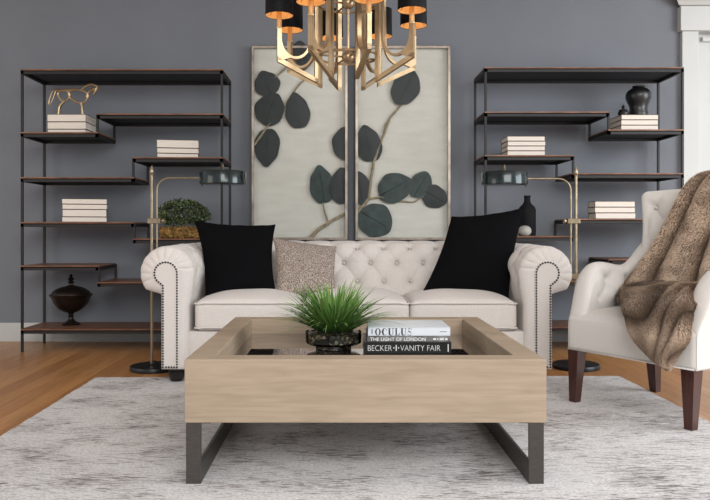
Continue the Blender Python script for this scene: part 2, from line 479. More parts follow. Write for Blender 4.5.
    NS = 150; NX = 300; rings = []
    X0, X1 = -.90, 1.11
    svals = [acc[-1]*.62*i/NS for i in range(NS)]+[lerp(acc[-1]*.62, acc[-1], i/20) for i in range(21)]
    pp = [prof_at(s) for s in svals]
    for k in range(NX+1):
        x = lerp(X0, X1, k/NX); ring = []
        for i, s in enumerate(svals):
            y, z = pp[i]; p0 = pp[max(i-1, 0)]; p1 = pp[min(i+1, len(pp)-1)]
            ty, tz = p1[0]-p0[0], p1[1]-p0[1]; L = math.hypot(ty, tz) or 1
            ny, nz = -tz/L, ty/L
            ss = s-s1
            mk = sstep(-.19, -.118, ss)*(1-sstep(.125, .16, ss))
            d = mk*(tuft(x, ss, .037, .17, .118, .019, .022)-.006) if mk > 0 else 0
            if ss > .10 and ss < .30:
                xx = (x-.037)/.17-.5
                w = sstep(.10, .15, ss)*(1-sstep(.20, .30, ss))
                d += w*(.012*abs(math.sin(PI*xx))**.4-.008)
            if ss < -.1:
                xx = (x-.037)/.17-.5
                d += (1-sstep(-.18, -.12, ss))*(.012*abs(math.sin(PI*xx))**.4-.006)
            d += .0025*noise.noise(Vector((x*9, y*9, z*9)))
            ring.append((x, y+ny*d, z+nz*d))
        rings.append(ring)
    q = MB(); q.loft(rings)
    back = q.build('backrest', M['linen'], root, ang=85)
    for row, off in ((-1, .085), (0, 0), (1, .085)):
        y, z = prof_at(s1+row*.118)
        for k in range(-5, 7):
            x = .037+off+k*.17
            if x < X0+.12 or x > X1-.12: continue
            q = MB(); q.ball((x, y+.019*(1 if row < 1 else .9), z-(0 if row < 1 else .010)), .008, 10)
            q.build('button', M['button'], back)
    # --- seat base and front rail
    q = MB(); q.rbox(-.87, 1.08, 4.125, 4.94, .075, .285, .012, (12, 12, 12)); q.build('seat_base', M['linen'], root, ang=60)
    # --- cushions
    xs = [-.800, -.200, .400, .998]
    for i in range(3):
        x0, x1 = xs[i]+.001, xs[i+1]-.001
        def fn(p, u):
            w = (1-abs(u.x)**3)*(1-abs(u.y)**3)
            if u.z > 0: p.z += .052*max(0, w)*u.z
            p.y -= .012*(1-u.x**2)*(1 if u.y < 0 else 0)*abs(u.y)
            p.z += .003*noise.noise(p*6)
            return p
        q = MB(); q.rbox(x0, x1, 4.105, 4.70, .288, .452, .035, (40, 40, 14), fn)
        cu = q.build('seat_cushion', M['linen'], root, ang=80)
        q = MB()
        for z, o in ((.440, 0), (.305, 0)):
            pts = []
            for (ax, ay) in [(x0, 4.69)]+[(x0+.03*(1-math.cos(t*PI/8)), 4.10+.03*(1-math.sin(t*PI/8))) for t in range(4, -1, -1)][::-1]:
                pts.append((ax, ay, z))
            nx = 20
            for k in range(1, nx): 
                x = lerp(x0+.03, x1-.03, k/nx); u = (x-(x0+x1)/2)/((x1-x0)/2)
                pts.append((x, 4.100-.012*(1-u*u), z+.004))
            pts += [(x1-(p[0]-x0), p[1], p[2]) for p in reversed(pts[:6])]
            q.tube(pts, .0045, 6)
        q.build('piping', M['linen'], cu)
    # --- feet
    for x in (-.905, 1.09):
        for y in (4.15, 4.90):
            q = MB(); z0 = RZ if y < 4.3 else 0
            q.lathe([(.026, 0), (.034, .004), (.040, .02), (.046, .04), (.048, .052), (.040, .06), (.044, .07), (.048, .085)], x, y, z0, 24)
            q.build('foot', M['feet'], root)
make_sofa()

# ------------------------------------------------------------------ pillows
def pillow(name, label, corners, m, T, pinch=.06, n=36, back=None):
    """corners: tl,tr,br,bl world points"""
    tl, tr, br, bl = corners
    nrm = (tr-tl).cross(bl-tl).normalized()
    if nrm.y > 0: nrm = -nrm                      # faces the camera side
    c = (tl+tr+br+bl)/4
    root = thing(name, label, 'pillow', (c.x, c.y, min(bl.z, br.z)))
    q = MB(); idx = {}
    vs = []; fs = []
    for side in (0, 1):
        g = []
        for i in range(n+1):
            row = []
            for j in range(n+1):
                a = -math.cos(PI*i/n); b = -math.cos(PI*j/n)
                if side == 1 and (i in (0, n) or j in (0, n)): row.append(idx[(i, j)]); continue
                u = a*(1-pinch*(1-b*b)); v = b*(1-pinch*(1-a*a))
                U = (u+1)/2; V = (v+1)/2
                p = (tl*(1-U)+tr*U)*(1-V)+(bl*(1-U)+br*U)*V
                t = T*(max(0, (1-a*a)*(1-b*b)))**.42
                w = 1+.12*noise.noise(Vector((a*1.6+c.x*9, b*1.6, side*3)))
                p = p+nrm*t*w*(1 if side == 0 else -.8)
                p += nrm*.006*noise.noise(Vector((a*4, b*4, c.x*5)))
                idx.setdefault((i, j), len(vs)) if side == 0 else None
                vs.append(p); row.append(len(vs)-1)
            g.append(row)
        for i in range(n):
            for j in range(n): fs.append((g[i][j], g[i+1][j], g[i+1][j+1], g[i][j+1]))
    q.add(vs, fs)
    body = q.build('cushion_cover', m, root, ang=100)
    # seam welt
    q = MB(); pts = []
    E = [(i, 0) for i in range(n)]+[(n, j) for j in range(n)]+[(i, n) for i in range(n, 0, -1)]+[(0, j) for j in range(n, 0, -1)]
    q.tube([vs[idx[e]] for e in E], .004, 6, closed=True)
    q.build('seam', m, root)
    return root
pillow('throw_pillow', 'black square pillow at the left end of the sofa, its corner against the rolled arm',
       (at(195, 221, 4.60), at(275, 225, 4.66), at(275, 291, 4.38), at(206, 298, 4.30)), M['black'], .075, .10)
pillow('throw_pillow', 'black square pillow tilted against the right arm of the sofa',
       (at(452, 217, 4.62), at(524, 208, 4.52), at(508, 299, 4.32), at(424, 290, 4.40)), M['black'], .075, .08)
pillow('throw_pillow', 'small brown flecked pillow beside the left black pillow on the sofa',
       (at(274, 238, 4.56), at(336, 247, 4.62), at(335, 292, 4.42), at(277, 296, 4.36)), M['chenille'], .06, .06)

# ------------------------------------------------------------------ coffee table
def make_table():
    X0, X1, Y0, Y1, ZB, ZT = -.509, .692, 2.453, 3.669, .208, .418
    root = thing('coffee_table', 'square pale oak coffee table with recessed smoked glass top and dark steel legs', 'coffee table', ((X0+X1)/2, (Y0+Y1)/2, RZ))
    w = .09
    def rail(a, b, c, d):   # mitred rail polygon in plan
        q = MB(); e = .002
        pl = [a, b, c, d]; cx = sum(p[0] for p in pl)/4; cy = sum(p[1] for p in pl)/4
        def sh(k): return [(p[0]+(cx-p[0])*0, p[1]) for p in pl]
        q.loft([[(x, y, ZB) for x, y in pl], [(x, y, ZT-.0) for x, y in pl]])
        o = q.build('apron_rail', M['tablewood'], root, smooth=False)
        bv = o.modifiers.new('edge', 'BEVEL'); bv.width = .0025; bv.segments = 2
    rail((X0, Y0), (X1, Y0), (X1-w, Y0+w), (X0+w, Y0+w))
    rail((X0, Y1), (X0+w, Y1-w), (X1-w, Y1-w), (X1, Y1))
    rail((X0, Y0), (X0+w, Y0+w), (X0+w, Y1-w), (X0, Y1))
    rail((X1, Y0), (X1, Y1), (X1-w, Y1-w), (X1-w, Y0+w))
    q = MB(); q.box(X0+w-.005, X1-w+.005, Y0+w-.005, Y1-w+.005, .30, .335); q.build('tray_panel', M['tablewood'], root, smooth=False)
    q = MB(); q.box(X0+w-.003, X1-w+.003, Y0+w-.003, Y1-w+.003, .336, .346); q.build('glass_top', M['smoke'], root, smooth=False)
    for s in (-1, 1):
        xo = X0+.004 if s < 0 else X1-.008
        xi = xo+.050*(1 if s < 0 else -1)
        a, b = sorted((xo, xi))
        lr = None
        for y0, y1 in ((Y0+.004, Y0+.016), (Y1-.016, Y1-.004)):
            q = MB(); q.box(a, b, y0, y1, RZ, ZB, b=.0015); o = q.build('leg', M['gunmetal'], root, smooth=False)
        t0, t1 = sorted((xi, xi+(-.012 if s < 0 else .012)))
        q = MB(); q.box(t0, t1, Y0+.016, Y1-.016, RZ, RZ+.072, b=.0015); q.build('floor_runner', M['gunmetal'], root, smooth=False)
        q = MB(); q.box(min(a, xi-.03), max(b, xi+.03), Y0+.016, Y1-.016, ZB-.006, ZB, b=.001); q.build('mounting_plate', M['gunmetal'], root, smooth=False)
make_table()

# ------------------------------------------------------------------ lettering
def text_mesh(txt, size, m, name, parent, origin, sx=1., off=0.):
    cu = bpy.data.curves.new(name, 'FONT'); cu.body = txt; cu.size = size; cu.extrude = .0002; cu.offset = off
    cu.align_x = 'LEFT'
    o = bpy.data.objects.new('tmp', cu); C.objects.link(o)
    bpy.context.view_layer.update()
    me = bpy.data.meshes.new_from_object(o.evaluated_get(bpy.context.evaluated_depsgraph_get()))
    bpy.data.objects.remove(o); 
    xs = [v.co.x for v in me.vertices]; x0 = min(xs)
    inv = world_of(parent).inverted()
    for v in me.vertices:
        v.co = inv @ Vector((origin[0]+(v.co.x-x0)*sx, origin[1]-v.co.z, origin[2]+v.co.y))
    me.materials.clear(); me.materials.append(m)
    ob = bpy.data.objects.new(name, me); C.objects.link(ob); ob.parent = parent
    return ob
def didone(q, txt, x, y, z, h, wscale=1.):
    """high-contrast serif capitals built as flat shapes in the xz plane"""
    def poly(pts):
        n = len(pts); q.add([(a, y, b) for a, b in pts], [tuple(range(n))])
    def band(outer, inner):
        n = len(outer)
        q.add([(a, y, b) for a, b in outer+inner], [(i, i+1, n+i+1, n+i) for i in range(n-1)])
    for ch in txt:
        w = {'O': .80, 'C': .72, 'U': .82, 'L': .66, 'S': .58}[ch]*h*wscale
        cx, cz = x+w/2, z+h/2
        if ch in 'OC':
            A = (0, 360) if ch == 'O' else (48, 312)
            o_, i_ = [], []
            for k in range(41):
                t = math.radians(lerp(A[0], A[1], k/40))
                o_.append((cx+w/2*math.cos(t), cz+h/2*math.sin(t)))
                i_.append((cx+w*(.24 if ch == 'O' else .22)*math.cos(t)+(0 if ch == 'O' else w*.06), cz+h*.455*math.sin(t)))
            band(o_, i_)
            if ch == 'C': poly([(cx+w*.36, cz+h*.42), (cx+w*.44, cz+h*.42), (cx+w*.44, cz+h*.16), (cx+w*.36, cz+h*.2)])
        elif ch == 'U':
            poly([(x+w*.1, z+h), (x+w*.1, z+h*.3), (x+w*.36, z+h*.3), (x+w*.36, z+h)])
            poly([(x+w*.8, z+h), (x+w*.8, z+h*.3), (x+w*.87, z+h*.3), (x+w*.87, z+h)])
            poly([(x, z+h), (x, z+h*.95), (x+w*.46, z+h*.95), (x+w*.46, z+h)]); poly([(x+w*.68, z+h), (x+w*.68, z+h*.95), (x+w, z+h*.95), (x+w, z+h)])
            o_, i_ = [], []
            for k in range(21):
                t = PI+PI*k/20
                o_.append((x+w*.485+w*.385*math.cos(t), z+h*.3+h*.32*math.sin(t))); i_.append((x+w*.58+w*.22*math.cos(t), z+h*.3+h*.24*math.sin(t)))
            band(o_, i_)
        elif ch == 'L':
            poly([(x+w*.14, z+h), (x+w*.14, z), (x+w*.42, z), (x+w*.42, z+h)]); poly([(x, z+h), (x, z+h*.95), (x+w*.56, z+h*.95), (x+w*.56, z+h)])
            poly([(x, z), (x+w, z), (x+w, z+h*.06), (x, z+h*.06)]); poly([(x+w, z), (x+w, z+h*.32), (x+w*.92, z+h*.3), (x+w*.84, z+h*.05)])
        elif ch == 'S':
            o_, i_ = [], []
            for k in range(41):
                t = k/40; a = math.radians(lerp(50, 180+90, t*2)) if t < .5 else math.radians(lerp(90, -130, (t-.5)*2))
                px, pz, rr = (cx, cz+h*.25, .22) if t < .5 else (cx, cz-h*.25, .25)
                th = .03+.11*math.sin(PI*t)
                o_.append((px+(w*.40)*math.cos(a), pz+h*rr*math.sin(a)+h*th*.5)); i_.append((px+(w*.40)*math.cos(a), pz+h*rr*math.sin(a)-h*th*.5))
            band(o_, i_)
            poly([(cx+w*.34, cz+h*.48), (cx+w*.42, cz+h*.48), (cx+w*.42, cz+h*.2), (cx+w*.34, cz+h*.3)]); poly([(cx-w*.44, cz-h*.2), (cx-w*.36, cz-h*.2), (cx-w*.36, cz-h*.48), (cx-w*.44, cz-h*.48)])
        x += w+h*.16*wscale
def big_book(label, x0, x1, y0, y1, z0, z1, m, rz=0.):
    r = thing('hardcover_book', label, 'book', ((x0+x1)/2, (y0+y1)/2, z0), 0, 'hardcover books on the coffee table')
    t = .003
    q = MB(); q.box(x0, x1, y0, y1, z0, z0+t, b=.0008); q.box(x0, x1, y0, y1, z1-t, z1, b=.0008); q.box(x0, x1, y0, y0+t, z0+.0005, z1-.0005, b=.0008)
    q.build('jacket', m, r, smooth=False)
    q = MB(); q.box(x0+.004, x1-.004, y0+t, y1-.004, z0+t, z1-t); q.build('page_block', M['page'], r, smooth=False)
    return r
TZ = .3465
yb = 2.995
b1 = big_book('black book lettered in white sans capitals, at the bottom of the coffee table stack', .1075, .459, yb, yb+.27, TZ, TZ+.048, M['bookblack'])
b2 = big_book('thin grey photo-spined book in the middle of the coffee table stack', .119, .452, yb+.004, yb+.255, TZ+.0485, TZ+.071, M['bookgrey'])
b3 = big_book('white book with black serif title on top of the coffee table stack', .122, .455, yb+.006, yb+.25, TZ+.0715, TZ+.1065, M['bookwhite'])
text_mesh('BECKER', .0335, M['inkwhite'], 'spine_lettering', b1, (.121, yb-.0008, TZ+.0125), .85, -.0005)
text_mesh('VANITY FAIR', .0335, M['inkwhite'], 'spine_lettering', b1, (.252, yb-.0008, TZ+.0125), .845, -.0005)
for xa, xb, za, zb_ in ((.2335, .2375, .012, .036), (.444, .4475, .008, .040), (.2238, .2282, .022, .027), (.2428, .2472, .022, .027)):
    q = MB(); q.box(xa, xb, yb-.001, yb, TZ+za, TZ+zb_); q.build('spine_ornament', M['inkwhite'], b1, smooth=False)
text_mesh('THE LIGHT OF LONDON', .019, M['inkwhite'], 'spine_lettering', b2, (.130, yb+.0032, TZ+.0525), 1.06, .0003)
for xx, ww in ((.385, .012), (.402, .004), (.412, .016), (.434, .010)):
    q = MB(); q.box(xx, xx+ww, yb+.003, yb+.004, TZ+.056, TZ+.063); q.build('spine_ornament', M['inkwhite'], b2, smooth=False)
q = MB(); didone(q, 'OCULUS', .1505, yb+.0052, TZ+.0745, .0285, 1.0); q.build('spine_lettering', M['inkblack'], b3, smooth=False, recalc=False)
M['greyink'] = mat('grey ink', (120, 120, 125), .6)
q = MB(); q.box(.413, .441, yb+.005, yb+.006, TZ+.088, TZ+.0905); q.build('spine_ornament', M['greyink'], b3, smooth=False)
q = MB(); q.box(.136, .140, yb+.005, yb+.006, TZ+.080, TZ+.100); q.build('spine_ornament', M['greyink'], b3, smooth=False)

# ------------------------------------------------------------------ potted grass
def make_grass():
    cx, cy = -.019, 3.13
    r = thing('potted_grass', 'green grass plant in a low round glass bowl of pebbles on the coffee table', 'potted plant', (cx, cy, TZ))
    q = MB(); q.lathe([(.074, 0), (.076, .004), (.074, .012), (.072, .018), (.108, .022), (.117, .028), (.1185, .05), (.1185, .074), (.1165, .0745), (.1165, .03), (.10, .024), (.03, .022)], cx, cy, TZ, 56)
    q.build('glass_bowl', M['bowlglass'], r)
    q = MB(); rnd = random.Random(5)
    q.lathe([(.068, .002), (.069, .016), (.105, .026), (.1150, .032), (.1155, .068), (.10, .072), (.05, .074), (.001, .074)], cx, cy, TZ, 48)
    for i in range(150):
        a = rnd.uniform(0, 2*PI); d = .109 if i < 90 else rnd.uniform(.02, .10)
        z = rnd.uniform(.034, .066) if i < 90 else .072
        q.ball((cx+d*math.cos(a), cy+d*math.sin(a), TZ+z), rnd.uniform(.005, .009), 8, sz=.8)
    q.build('pebbles', M['pebble'], r)
    q = MB(); q.c = []
    for i in range(520):
        a = rnd.uniform(0, 2*PI); d0 = .045*math.sqrt(rnd.random())
        lean = rnd.random()**.75
        L = rnd.uniform(.145, .245)*(1+.30*lean)
        sx = 1.0
        base = Vector((cx+d0*math.cos(a), cy+d0*math.sin(a), TZ+.06))
        a2 = a+rnd.uniform(-.5, .5)
        dirh = Vector((math.cos(a2), math.sin(a2), 0))
        tilt = lean*1.12; bend = rnd.uniform(.1, .6)
        w = rnd.uniform(.0034, .0058); side = Vector((-dirh.y, dirh.x, 0))
        side = (side+dirh*rnd.uniform(-.8, .8)).normalized()
        p = base.copy(); n = 6; vs = []
        g = rnd.random()
        col0 = srgb(*(lerp(34, 66, g), lerp(72, 104, g), lerp(26, 40, g)))
        col1 = srgb(*(lerp(84, 150, g), lerp(132, 178, g), lerp(60, 100, g)))
        for k in range(n+1):
            t = k/n; an = tilt+bend*t*t*1.4
            if k: p = p+(Vector((0, 0, math.cos(an)))+dirh*math.sin(an))*L/n
            if p.z < TZ+.05 and k: p.z = TZ+.05
            if p.x > .100 and p.z < TZ+.112 and p.y > 2.98: p.z = TZ+.112
            ww = w*(1-t**3.2)+.0003
            vs += [p-side*ww, p+side*ww]
            c = [lerp(col0[j], col1[j], t**.8) for j in range(3)]; q.c += [c, c]
        q.add(vs, [(2*k, 2*k+1, 2*k+3, 2*k+2) for k in range(n)])
    q.build('grass_blades', M['grass'], r, recalc=False)
make_grass()

# ------------------------------------------------------------------ bookshelves
SY0, SY1 = 5.16, 5.565
def zs(y): return H+(CY-y)*SY0/F
def xs_(x): return (x-CX)*SY0/F
def make_shelf(label, X0, X1, rows, top, name='bookshelf'):
    r = thing(name, label, 'bookshelf', ((X0+X1)/2, (SY0+SY1)/2, 0), 0, 'pair of staggered steel bookshelves')
    p = .016
    for x in (X0, X1-p):
        for y in (SY0, SY1-p):
            q = MB(); q.box(x, x+p, y, y+p, 0, top-.008, b=.001); q.build('post', M['steel'], r, smooth=False)
    def shelf(x0, x1, z):
        q = MB(); q.box(x0, x1, SY0-.002, SY1+.001, z-.010, z, b=.0008)
        b = q.build('shelf_board', M['shelfwood'], r, smooth=False)
        q = MB(); q.box(x0, x1, SY0, SY0+.02, z-.034, z-.010); q.box(x0, x1, SY1-.02, SY1, z-.034, z-.010)
        q.box(x0, x0+.02, SY0, SY1, z-.034, z-.010); q.box(x1-.02, x1, SY0, SY1, z-.034, z-.010); q.box(x0, x1, SY0, SY1, z-.0155, z-.0102)
        q.build('shelf_frame', M['steel'], b, smooth=False)
    def step(x, za, zb_):   # small square uprights tying two levels
        lo, hi = sorted((za, zb_))
        for y in (SY0, SY1-.015):
            q = MB(); q.box(x-.0075, x+.0075, y, y+.015, lo-.03, hi-.007, b=.001); q.build('step_upright', M['steel'], r, smooth=False)
    shelf(X0, X1, top)
    for row in rows:
        if len(row) == 1: shelf(X0, X1, row[0]); continue
        za, xm, zb_ = row
        shelf(X0, xm+(.0075 if za < zb_ else .0), za); shelf(xm-(.0075 if zb_ < za else 0), X1, zb_); step(xm, za, zb_)
    return r
LX0, LX1 = xs_(20.6), xs_(222.8)
RX0, RX1 = xs_(484.6), xs_(684)
make_shelf('blackened steel and walnut staggered bookshelf on the left, holding the gold horse', LX0, LX1,
           [(zs(132), xs_(97), zs(113.5)), (zs(177), xs_(133), zs(157)), (zs(222), xs_(134), zs(238.5)), (zs(265.5), xs_(98.5), zs(282)), (zs(329),)], zs(69))
make_shelf('blackened steel and walnut staggered bookshelf on the right, holding the black ginger jar', RX0, RX1,
           [(zs(111.5), xs_(609), zs(129.3)), (zs(155), xs_(573.5), zs(173)), (zs(236), xs_(572), zs(218.8)), (zs(281), xs_(609), zs(259)), (zs(327),)], zs(67))

# ------------------------------------------------------------------ shelf books
def book(label, group, cx, y0, z0, w, d, t, rz):
    r = thing('shelved_book', label, 'book', (cx, y0+d/2, z0), rz, group)
    q = MB(); c = .0028
    x0, x1, a0, a1 = -w/2, w/2, -d/2, d/2
    q.box(x0, x1, a0, a1, 0, c, b=.0006); q.box(x0, x1, a0, a1, t-c, t, b=.0006); q.box(x0, x1, a1-c, a1, .0005, t-.0005)
    local(q, r).build('book_cover', M['cover'], r, smooth=False)
    q = MB(); q.box(x0+.003, x1-.003, a0+.003, a1-c, c, t-c); local(q, r).build('page_block', M['page'], r, smooth=False)
def stack(x0p, x1p, yshelf, heights_px, where, group, yd=5.20, d=.20, names=None, rz=0.):
    z = zs(yshelf)+.0004; n = len(heights_px); rnd = random.Random(x0p)
    pos = {3: ['bottom', 'middle', 'top'], 4: ['bottom', 'second from bottom', 'third from bottom', 'top']}[n]
    for i, hp in enumerate(reversed(heights_px)):
        w = (x1p-x0p)*yd/F
        cx = ((x0p+x1p)/2-CX)*yd/F
        t = hp*yd/F
        book('cream-paged book, pages facing out, %s of the %s' % (pos[i], where), group, cx+rnd.uniform(-.002, .002), yd+rnd.uniform(0, .004), z, w-rnd.uniform(0, .008), d, t, rz+rnd.uniform(-.006, .006))
        z += t+.0003
    return z
ztopL = stack(47, 86, 132, (7.6, 7.3, 3.6), 'stack under the gold horse', 'books under the horse', 5.20, .25)
stack(155, 196.5, 157, (8.2, 5.3, 4.2), 'stack above the left lamp', 'books above the left lamp', 5.20, .16, rz=.16)
stack(60, 103, 222, (5.4, 5.2, 7.4, 5.2), 'four-book stack above the urn', 'books above the urn', 5.215, .15, rz=.27)
ztopR = stack(621, 659, 129.3, (5.2, 5.3, 5), 'stack under the black ginger jar', 'books under the ginger jar', 5.20, .25)
stack(507, 546, 155, (5, 4.8, 4.8, 4.8), 'stack above the right lamp shade', 'books above the right lamp')
stack(595, 636, 218.8, (5.9, 5.7, 6), 'stack beside the armchair back', 'books beside the armchair', 5.2, .15)

# ------------------------------------------------------------------ gold horse
def make_horse():
    yd = 5.26; k = yd/F/7.1*1.05
    zb = ztopL
    bx = (30+295/7.1-CX)*yd/F
    r = thing('horse_sculpture', 'openwork gold horse sculpture standing on the stacked books', 'sculpture', (bx, yd+.03, zb))
    def P(zx, zy, dy=0.): return (bx+(zx-295)*k, yd+.03+dy, zb+(276-zy)*k)
    def spl(pts, n=6, closed=False):
        out = []; m = len(pts); V = [Vector(p) for p in pts]
        rng = range(m if closed else m-1)
        for i in rng:
            p0 = V[(i-1) % m] if (closed or i) else V[i]; p1 = V[i]; p2 = V[(i+1) % m]; p3 = V[(i+2) % m] if (closed or i+2 < m) else p2
            for j in range(n):
                t = j/n; out.append(.5*((2*p1)+(p2-p0)*t+(2*p0-5*p1+4*p2-p3)*t*t+(3*p1-p0-3*p2+p3)*t**3))
        if not closed: out.append(V[-1])
        return out
    q = MB()
    q.tube(spl([P(x, y) for x, y in ((272, 135), (262, 160), (232, 178), (208, 158), (192, 125), (212, 103), (250, 104), (268, 118))], 5, True), .0075, 8, True)
    q.tube(spl([P(x, y) for x, y in ((270, 140), (300, 168), (350, 190), (384, 168), (396, 130), (362, 102), (300, 97), (268, 112))], 5, True), .0078, 8, True)
    q.tube(spl([P(x, y) for x, y in ((175, 101), (240, 99), (300, 96), (362, 99))]), .0078, 8)
    q.build('body', M['gold'], r)
    for dy in (-.012, .012):
        for pts in (((197, 276, 0), (200, 240, 0), (207, 208, 0), (236, 172, 0)), ((361, 276, 0), (359, 240, 0), (357, 212, 0), (350, 186, 0))):
            q = MB(); s = spl([P(x, y, dy*(1-i/3.2)) for i, (x, y, _) in enumerate(pts)], 5)
            q.tube(s, [lerp(.006, .011, (i/len(s))**1.2) for i in range(len(s))], 8); q.build('leg', M['gold'], r)
    q = MB(); q.tube(spl([P(x, y) for x, y in ((388, 150), (396, 118), (420, 98), (438, 100))]), .009, 8)
    q.tube(spl([P(x, y) for x, y in ((350, 99), (378, 75), (415, 62), (448, 68), (467, 86))]), .0078, 8, sx=1.1)
    q.build('neck', M['gold'], r)
    q = MB(); s = spl([P(x, y) for x, y in ((428, 92), (450, 88), (444, 112), (432, 130))]); q.tube(s, [lerp(.013, .008, i/len(s)) for i in range(len(s))], 8, sx=1.2)
    q.tube([P(455, 88), P(466, 82)], [.006, .002], 8); q.build('head', M['gold'], r)
    q = MB(); q.tube(spl([P(x, y) for x, y in ((188, 100), (160, 103), (140, 145), (130, 188), (140, 196), (158, 160), (176, 108))]), .0055, 8); q.build('tail', M['gold'], r)
make_horse()

# ------------------------------------------------------------------ vases and urn
def lathe_thing(name, label, cat, x, y, z, parts, n=48):
    r = thing(name, label, cat, (x, y, z))
    for nm, prof, m in parts:
        q = MB(); q.lathe(prof, x, y, z, n); q.build(nm, m, r)
    return r
# covered urn on the bottom shelf, lower left
uy = 5.40; s = uy/F
ux = (71-CX)*s; uz = zs(329)+.0004
lathe_thing('covered_urn', 'dark bronze covered urn with finial on the bottom shelf of the left bookshelf', 'urn', ux, uy, uz, [
    ('pedestal', [(.064, 0), (.066, .006), (.052, .014), (.03, .026), (.018, .042), (.016, .055), (.022, .062), (.016, .07), (.018, .082), (.03, .09)], M['bronze']),
    ('bowl', [(.028, .088), (.06, .10), (.095, .125), (.122, .16), (.134, .195), (.150, .214), (.154, .220), (.146, .222), (.12, .222)], M['bronze']),
    ('lid', [(.140, .2215), (.138, .228), (.125, .245), (.10, .262), (.065, .276), (.03, .284), (.014, .29), (.012, .30), (.026, .308), (.012, .318), (.018, .326), (.026, .334), (.010, .344), (.013, .352), (.008, .364), (.001, .37)], M['bronze'])])
# ginger jar and small finial jar on the right books
gy = 5.34; s = gy/F
gx = (638.5-CX)*s; gz = ztopR
lathe_thing('ginger_jar', 'round-shouldered matte black ginger jar on the books of the right bookshelf', 'vase', gx, gy, gz, [
    ('body', [(r_*s, z*s) for r_, z in ((9.2, 0), (9.6, .6), (9.3, 4), (8.6, 8), (8.8, 11), (10.6, 15), (12.2, 19), (12.4, 22.5), (11, 26), (8, 28.4), (5.6, 29.2), (5.2, 29.8))], M['ceramic']),
    ('rim', [(5.0*s, 29.6*s), (6.0*s, 30*s), (5.8*s, 31.2*s), (4.4*s, 31.2*s), (4.2*s, 30.2*s)], M['ceramic'])])
jx = (625.2-CX)*5.255/F; s = 5.255/F
lathe_thing('lidded_jar', 'tiny black lidded jar with pointed finial left of the ginger jar', 'jar', (623.2-CX)*5.27/F, 5.27, gz, [
    ('body', [(3.2*s, 0), (4.9*s, 1*s), (5.3*s, 3*s), (4.2*s, 4.8*s)], M['ceramic']),
    ('lid', [(4.5*s, 4.8*s), (4.0*s, 6*s), (1.6*s, 7*s), (.8*s, 8*s), (1.8*s, 9*s), (.7*s, 10.4*s), (.15*s, 12.4*s)], M['ceramic'])], 32)
s = 5.36/F
lathe_thing('bottle_vase', 'flat black bottle-shaped vase on the right bookshelf behind the sofa pillow', 'vase', (527.2-CX)*s, 5.36, zs(236)+.0004, [
    ('body', [(7.9*s, 0), (8.4*s, .8*s), (8.5*s, 4*s), (8.4*s, 26*s), (7.6*s, 28.5*s), (4.6*s, 31.5*s), (3.3*s, 33.5*s), (2.9*s, 38*s)], M['flatblack']),
    ('rim', [(2.9*s, 37.8*s), (3.3*s, 38.2*s), (3.3*s, 40.2*s), (2.4*s, 40.2*s), (2.2*s, 39*s)], M['flatblack'])], 40)
s = 5.23/F
lathe_thing('stone_knob', 'small pale stone orb ornament in front of the black bottle vase', 'ornament', (524.6-CX)*s, 5.225, zs(236)+.0004, [
    ('orb', [(2.5*s, 0), (4.6*s, .8*s), (6.2*s, 3*s), (6.5*s, 5.4*s), (5.6*s, 8*s), (3.4*s, 9.8*s), (.4*s, 10.4*s)], M['stone'])], 32)

# ------------------------------------------------------------------ boxwood planter
def make_boxwood():
    y = 5.34; s = y/F; x = (184-CX)*s; z = zs(238.5)+.0004
    r = thing('boxwood_plant', 'leafy boxwood in a gilded bark planter on the left bookshelf', 'potted plant', (x, y, z))
    rnd = random.Random(11)
    q = MB(); q.rbox(x-22*s, x+24*s, y-.085, y+.085, z, z+11*s, .012, 10); 
    for i in range(420):
        f = rnd.random(); px = rnd.uniform(-22, 24)*s; pz = rnd.uniform(.6, 11)*s
        if f < .7: c = (x+px, y-.086, z+pz)
        elif f < .85: c = (x+(24*s if rnd.random() < .5 else -22*s), y+rnd.uniform(-.08, .08), z+pz)
        else: c = (x+px, y+rnd.uniform(-.08, .08), z+11*s)
        q.ball(c, rnd.uniform(.005, .010), 6, sz=rnd.uniform(.5, 1.), sy=.8)
    q.build('planter', M['nugget'], r, ang=30)
    q = MB(); q.c = []
    for i in range(3400):
        a = rnd.uniform(0, 2*PI); ph = math.acos(rnd.uniform(-.75, 1)); rr = rnd.uniform(.55, 1.0)**.5
        lump = 1+.16*noise.noise(Vector((math.cos(a)*2.3, math.sin(a)*2.3, math.cos(ph)*2.3+3)))
        px = x-.5*s+26*s*rr*lump*math.sin(ph)*math.cos(a); py = y+.13*rr*lump*math.sin(ph)*math.sin(a); pz = z+24*s+15*s*rr*lump*math.cos(ph)
        if pz < z+11*s: pz = z+11*s+rnd.uniform(0, .02)
        n = Vector((rnd.gauss(0, 1), rnd.gauss(0, 1)-.5, rnd.gauss(0, 1)+.6)).normalized(); u = n.orthogonal().normalized()
        u = (Matrix.Rotation(rnd.uniform(0, 6.28), 3, n) @ u); v = n.cross(u)
        L = rnd.uniform(.007, .0115); W = L*.62; p = Vector((px, py, pz))
        q.add([p-u*L, p-v*W+n*.001, p+u*L, p+v*W+n*.001], [(0, 1, 2, 3)])
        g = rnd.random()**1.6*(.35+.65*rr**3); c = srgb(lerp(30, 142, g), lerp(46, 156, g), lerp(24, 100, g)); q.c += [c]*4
    q.build('foliage', M['grass'], r, smooth=False, recalc=False)
    q = MB()
    for i in range(12):
        a = rnd.uniform(0, 6.28); q.tube([(x+rnd.uniform(-.1, .1), y+rnd.uniform(-.04, .04), z+9*s), (x+.12*math.cos(a), y+.06*math.sin(a), z+28*s)], [.003, .0015], 6)
    q.build('stems', M['branch'], r)
make_boxwood()

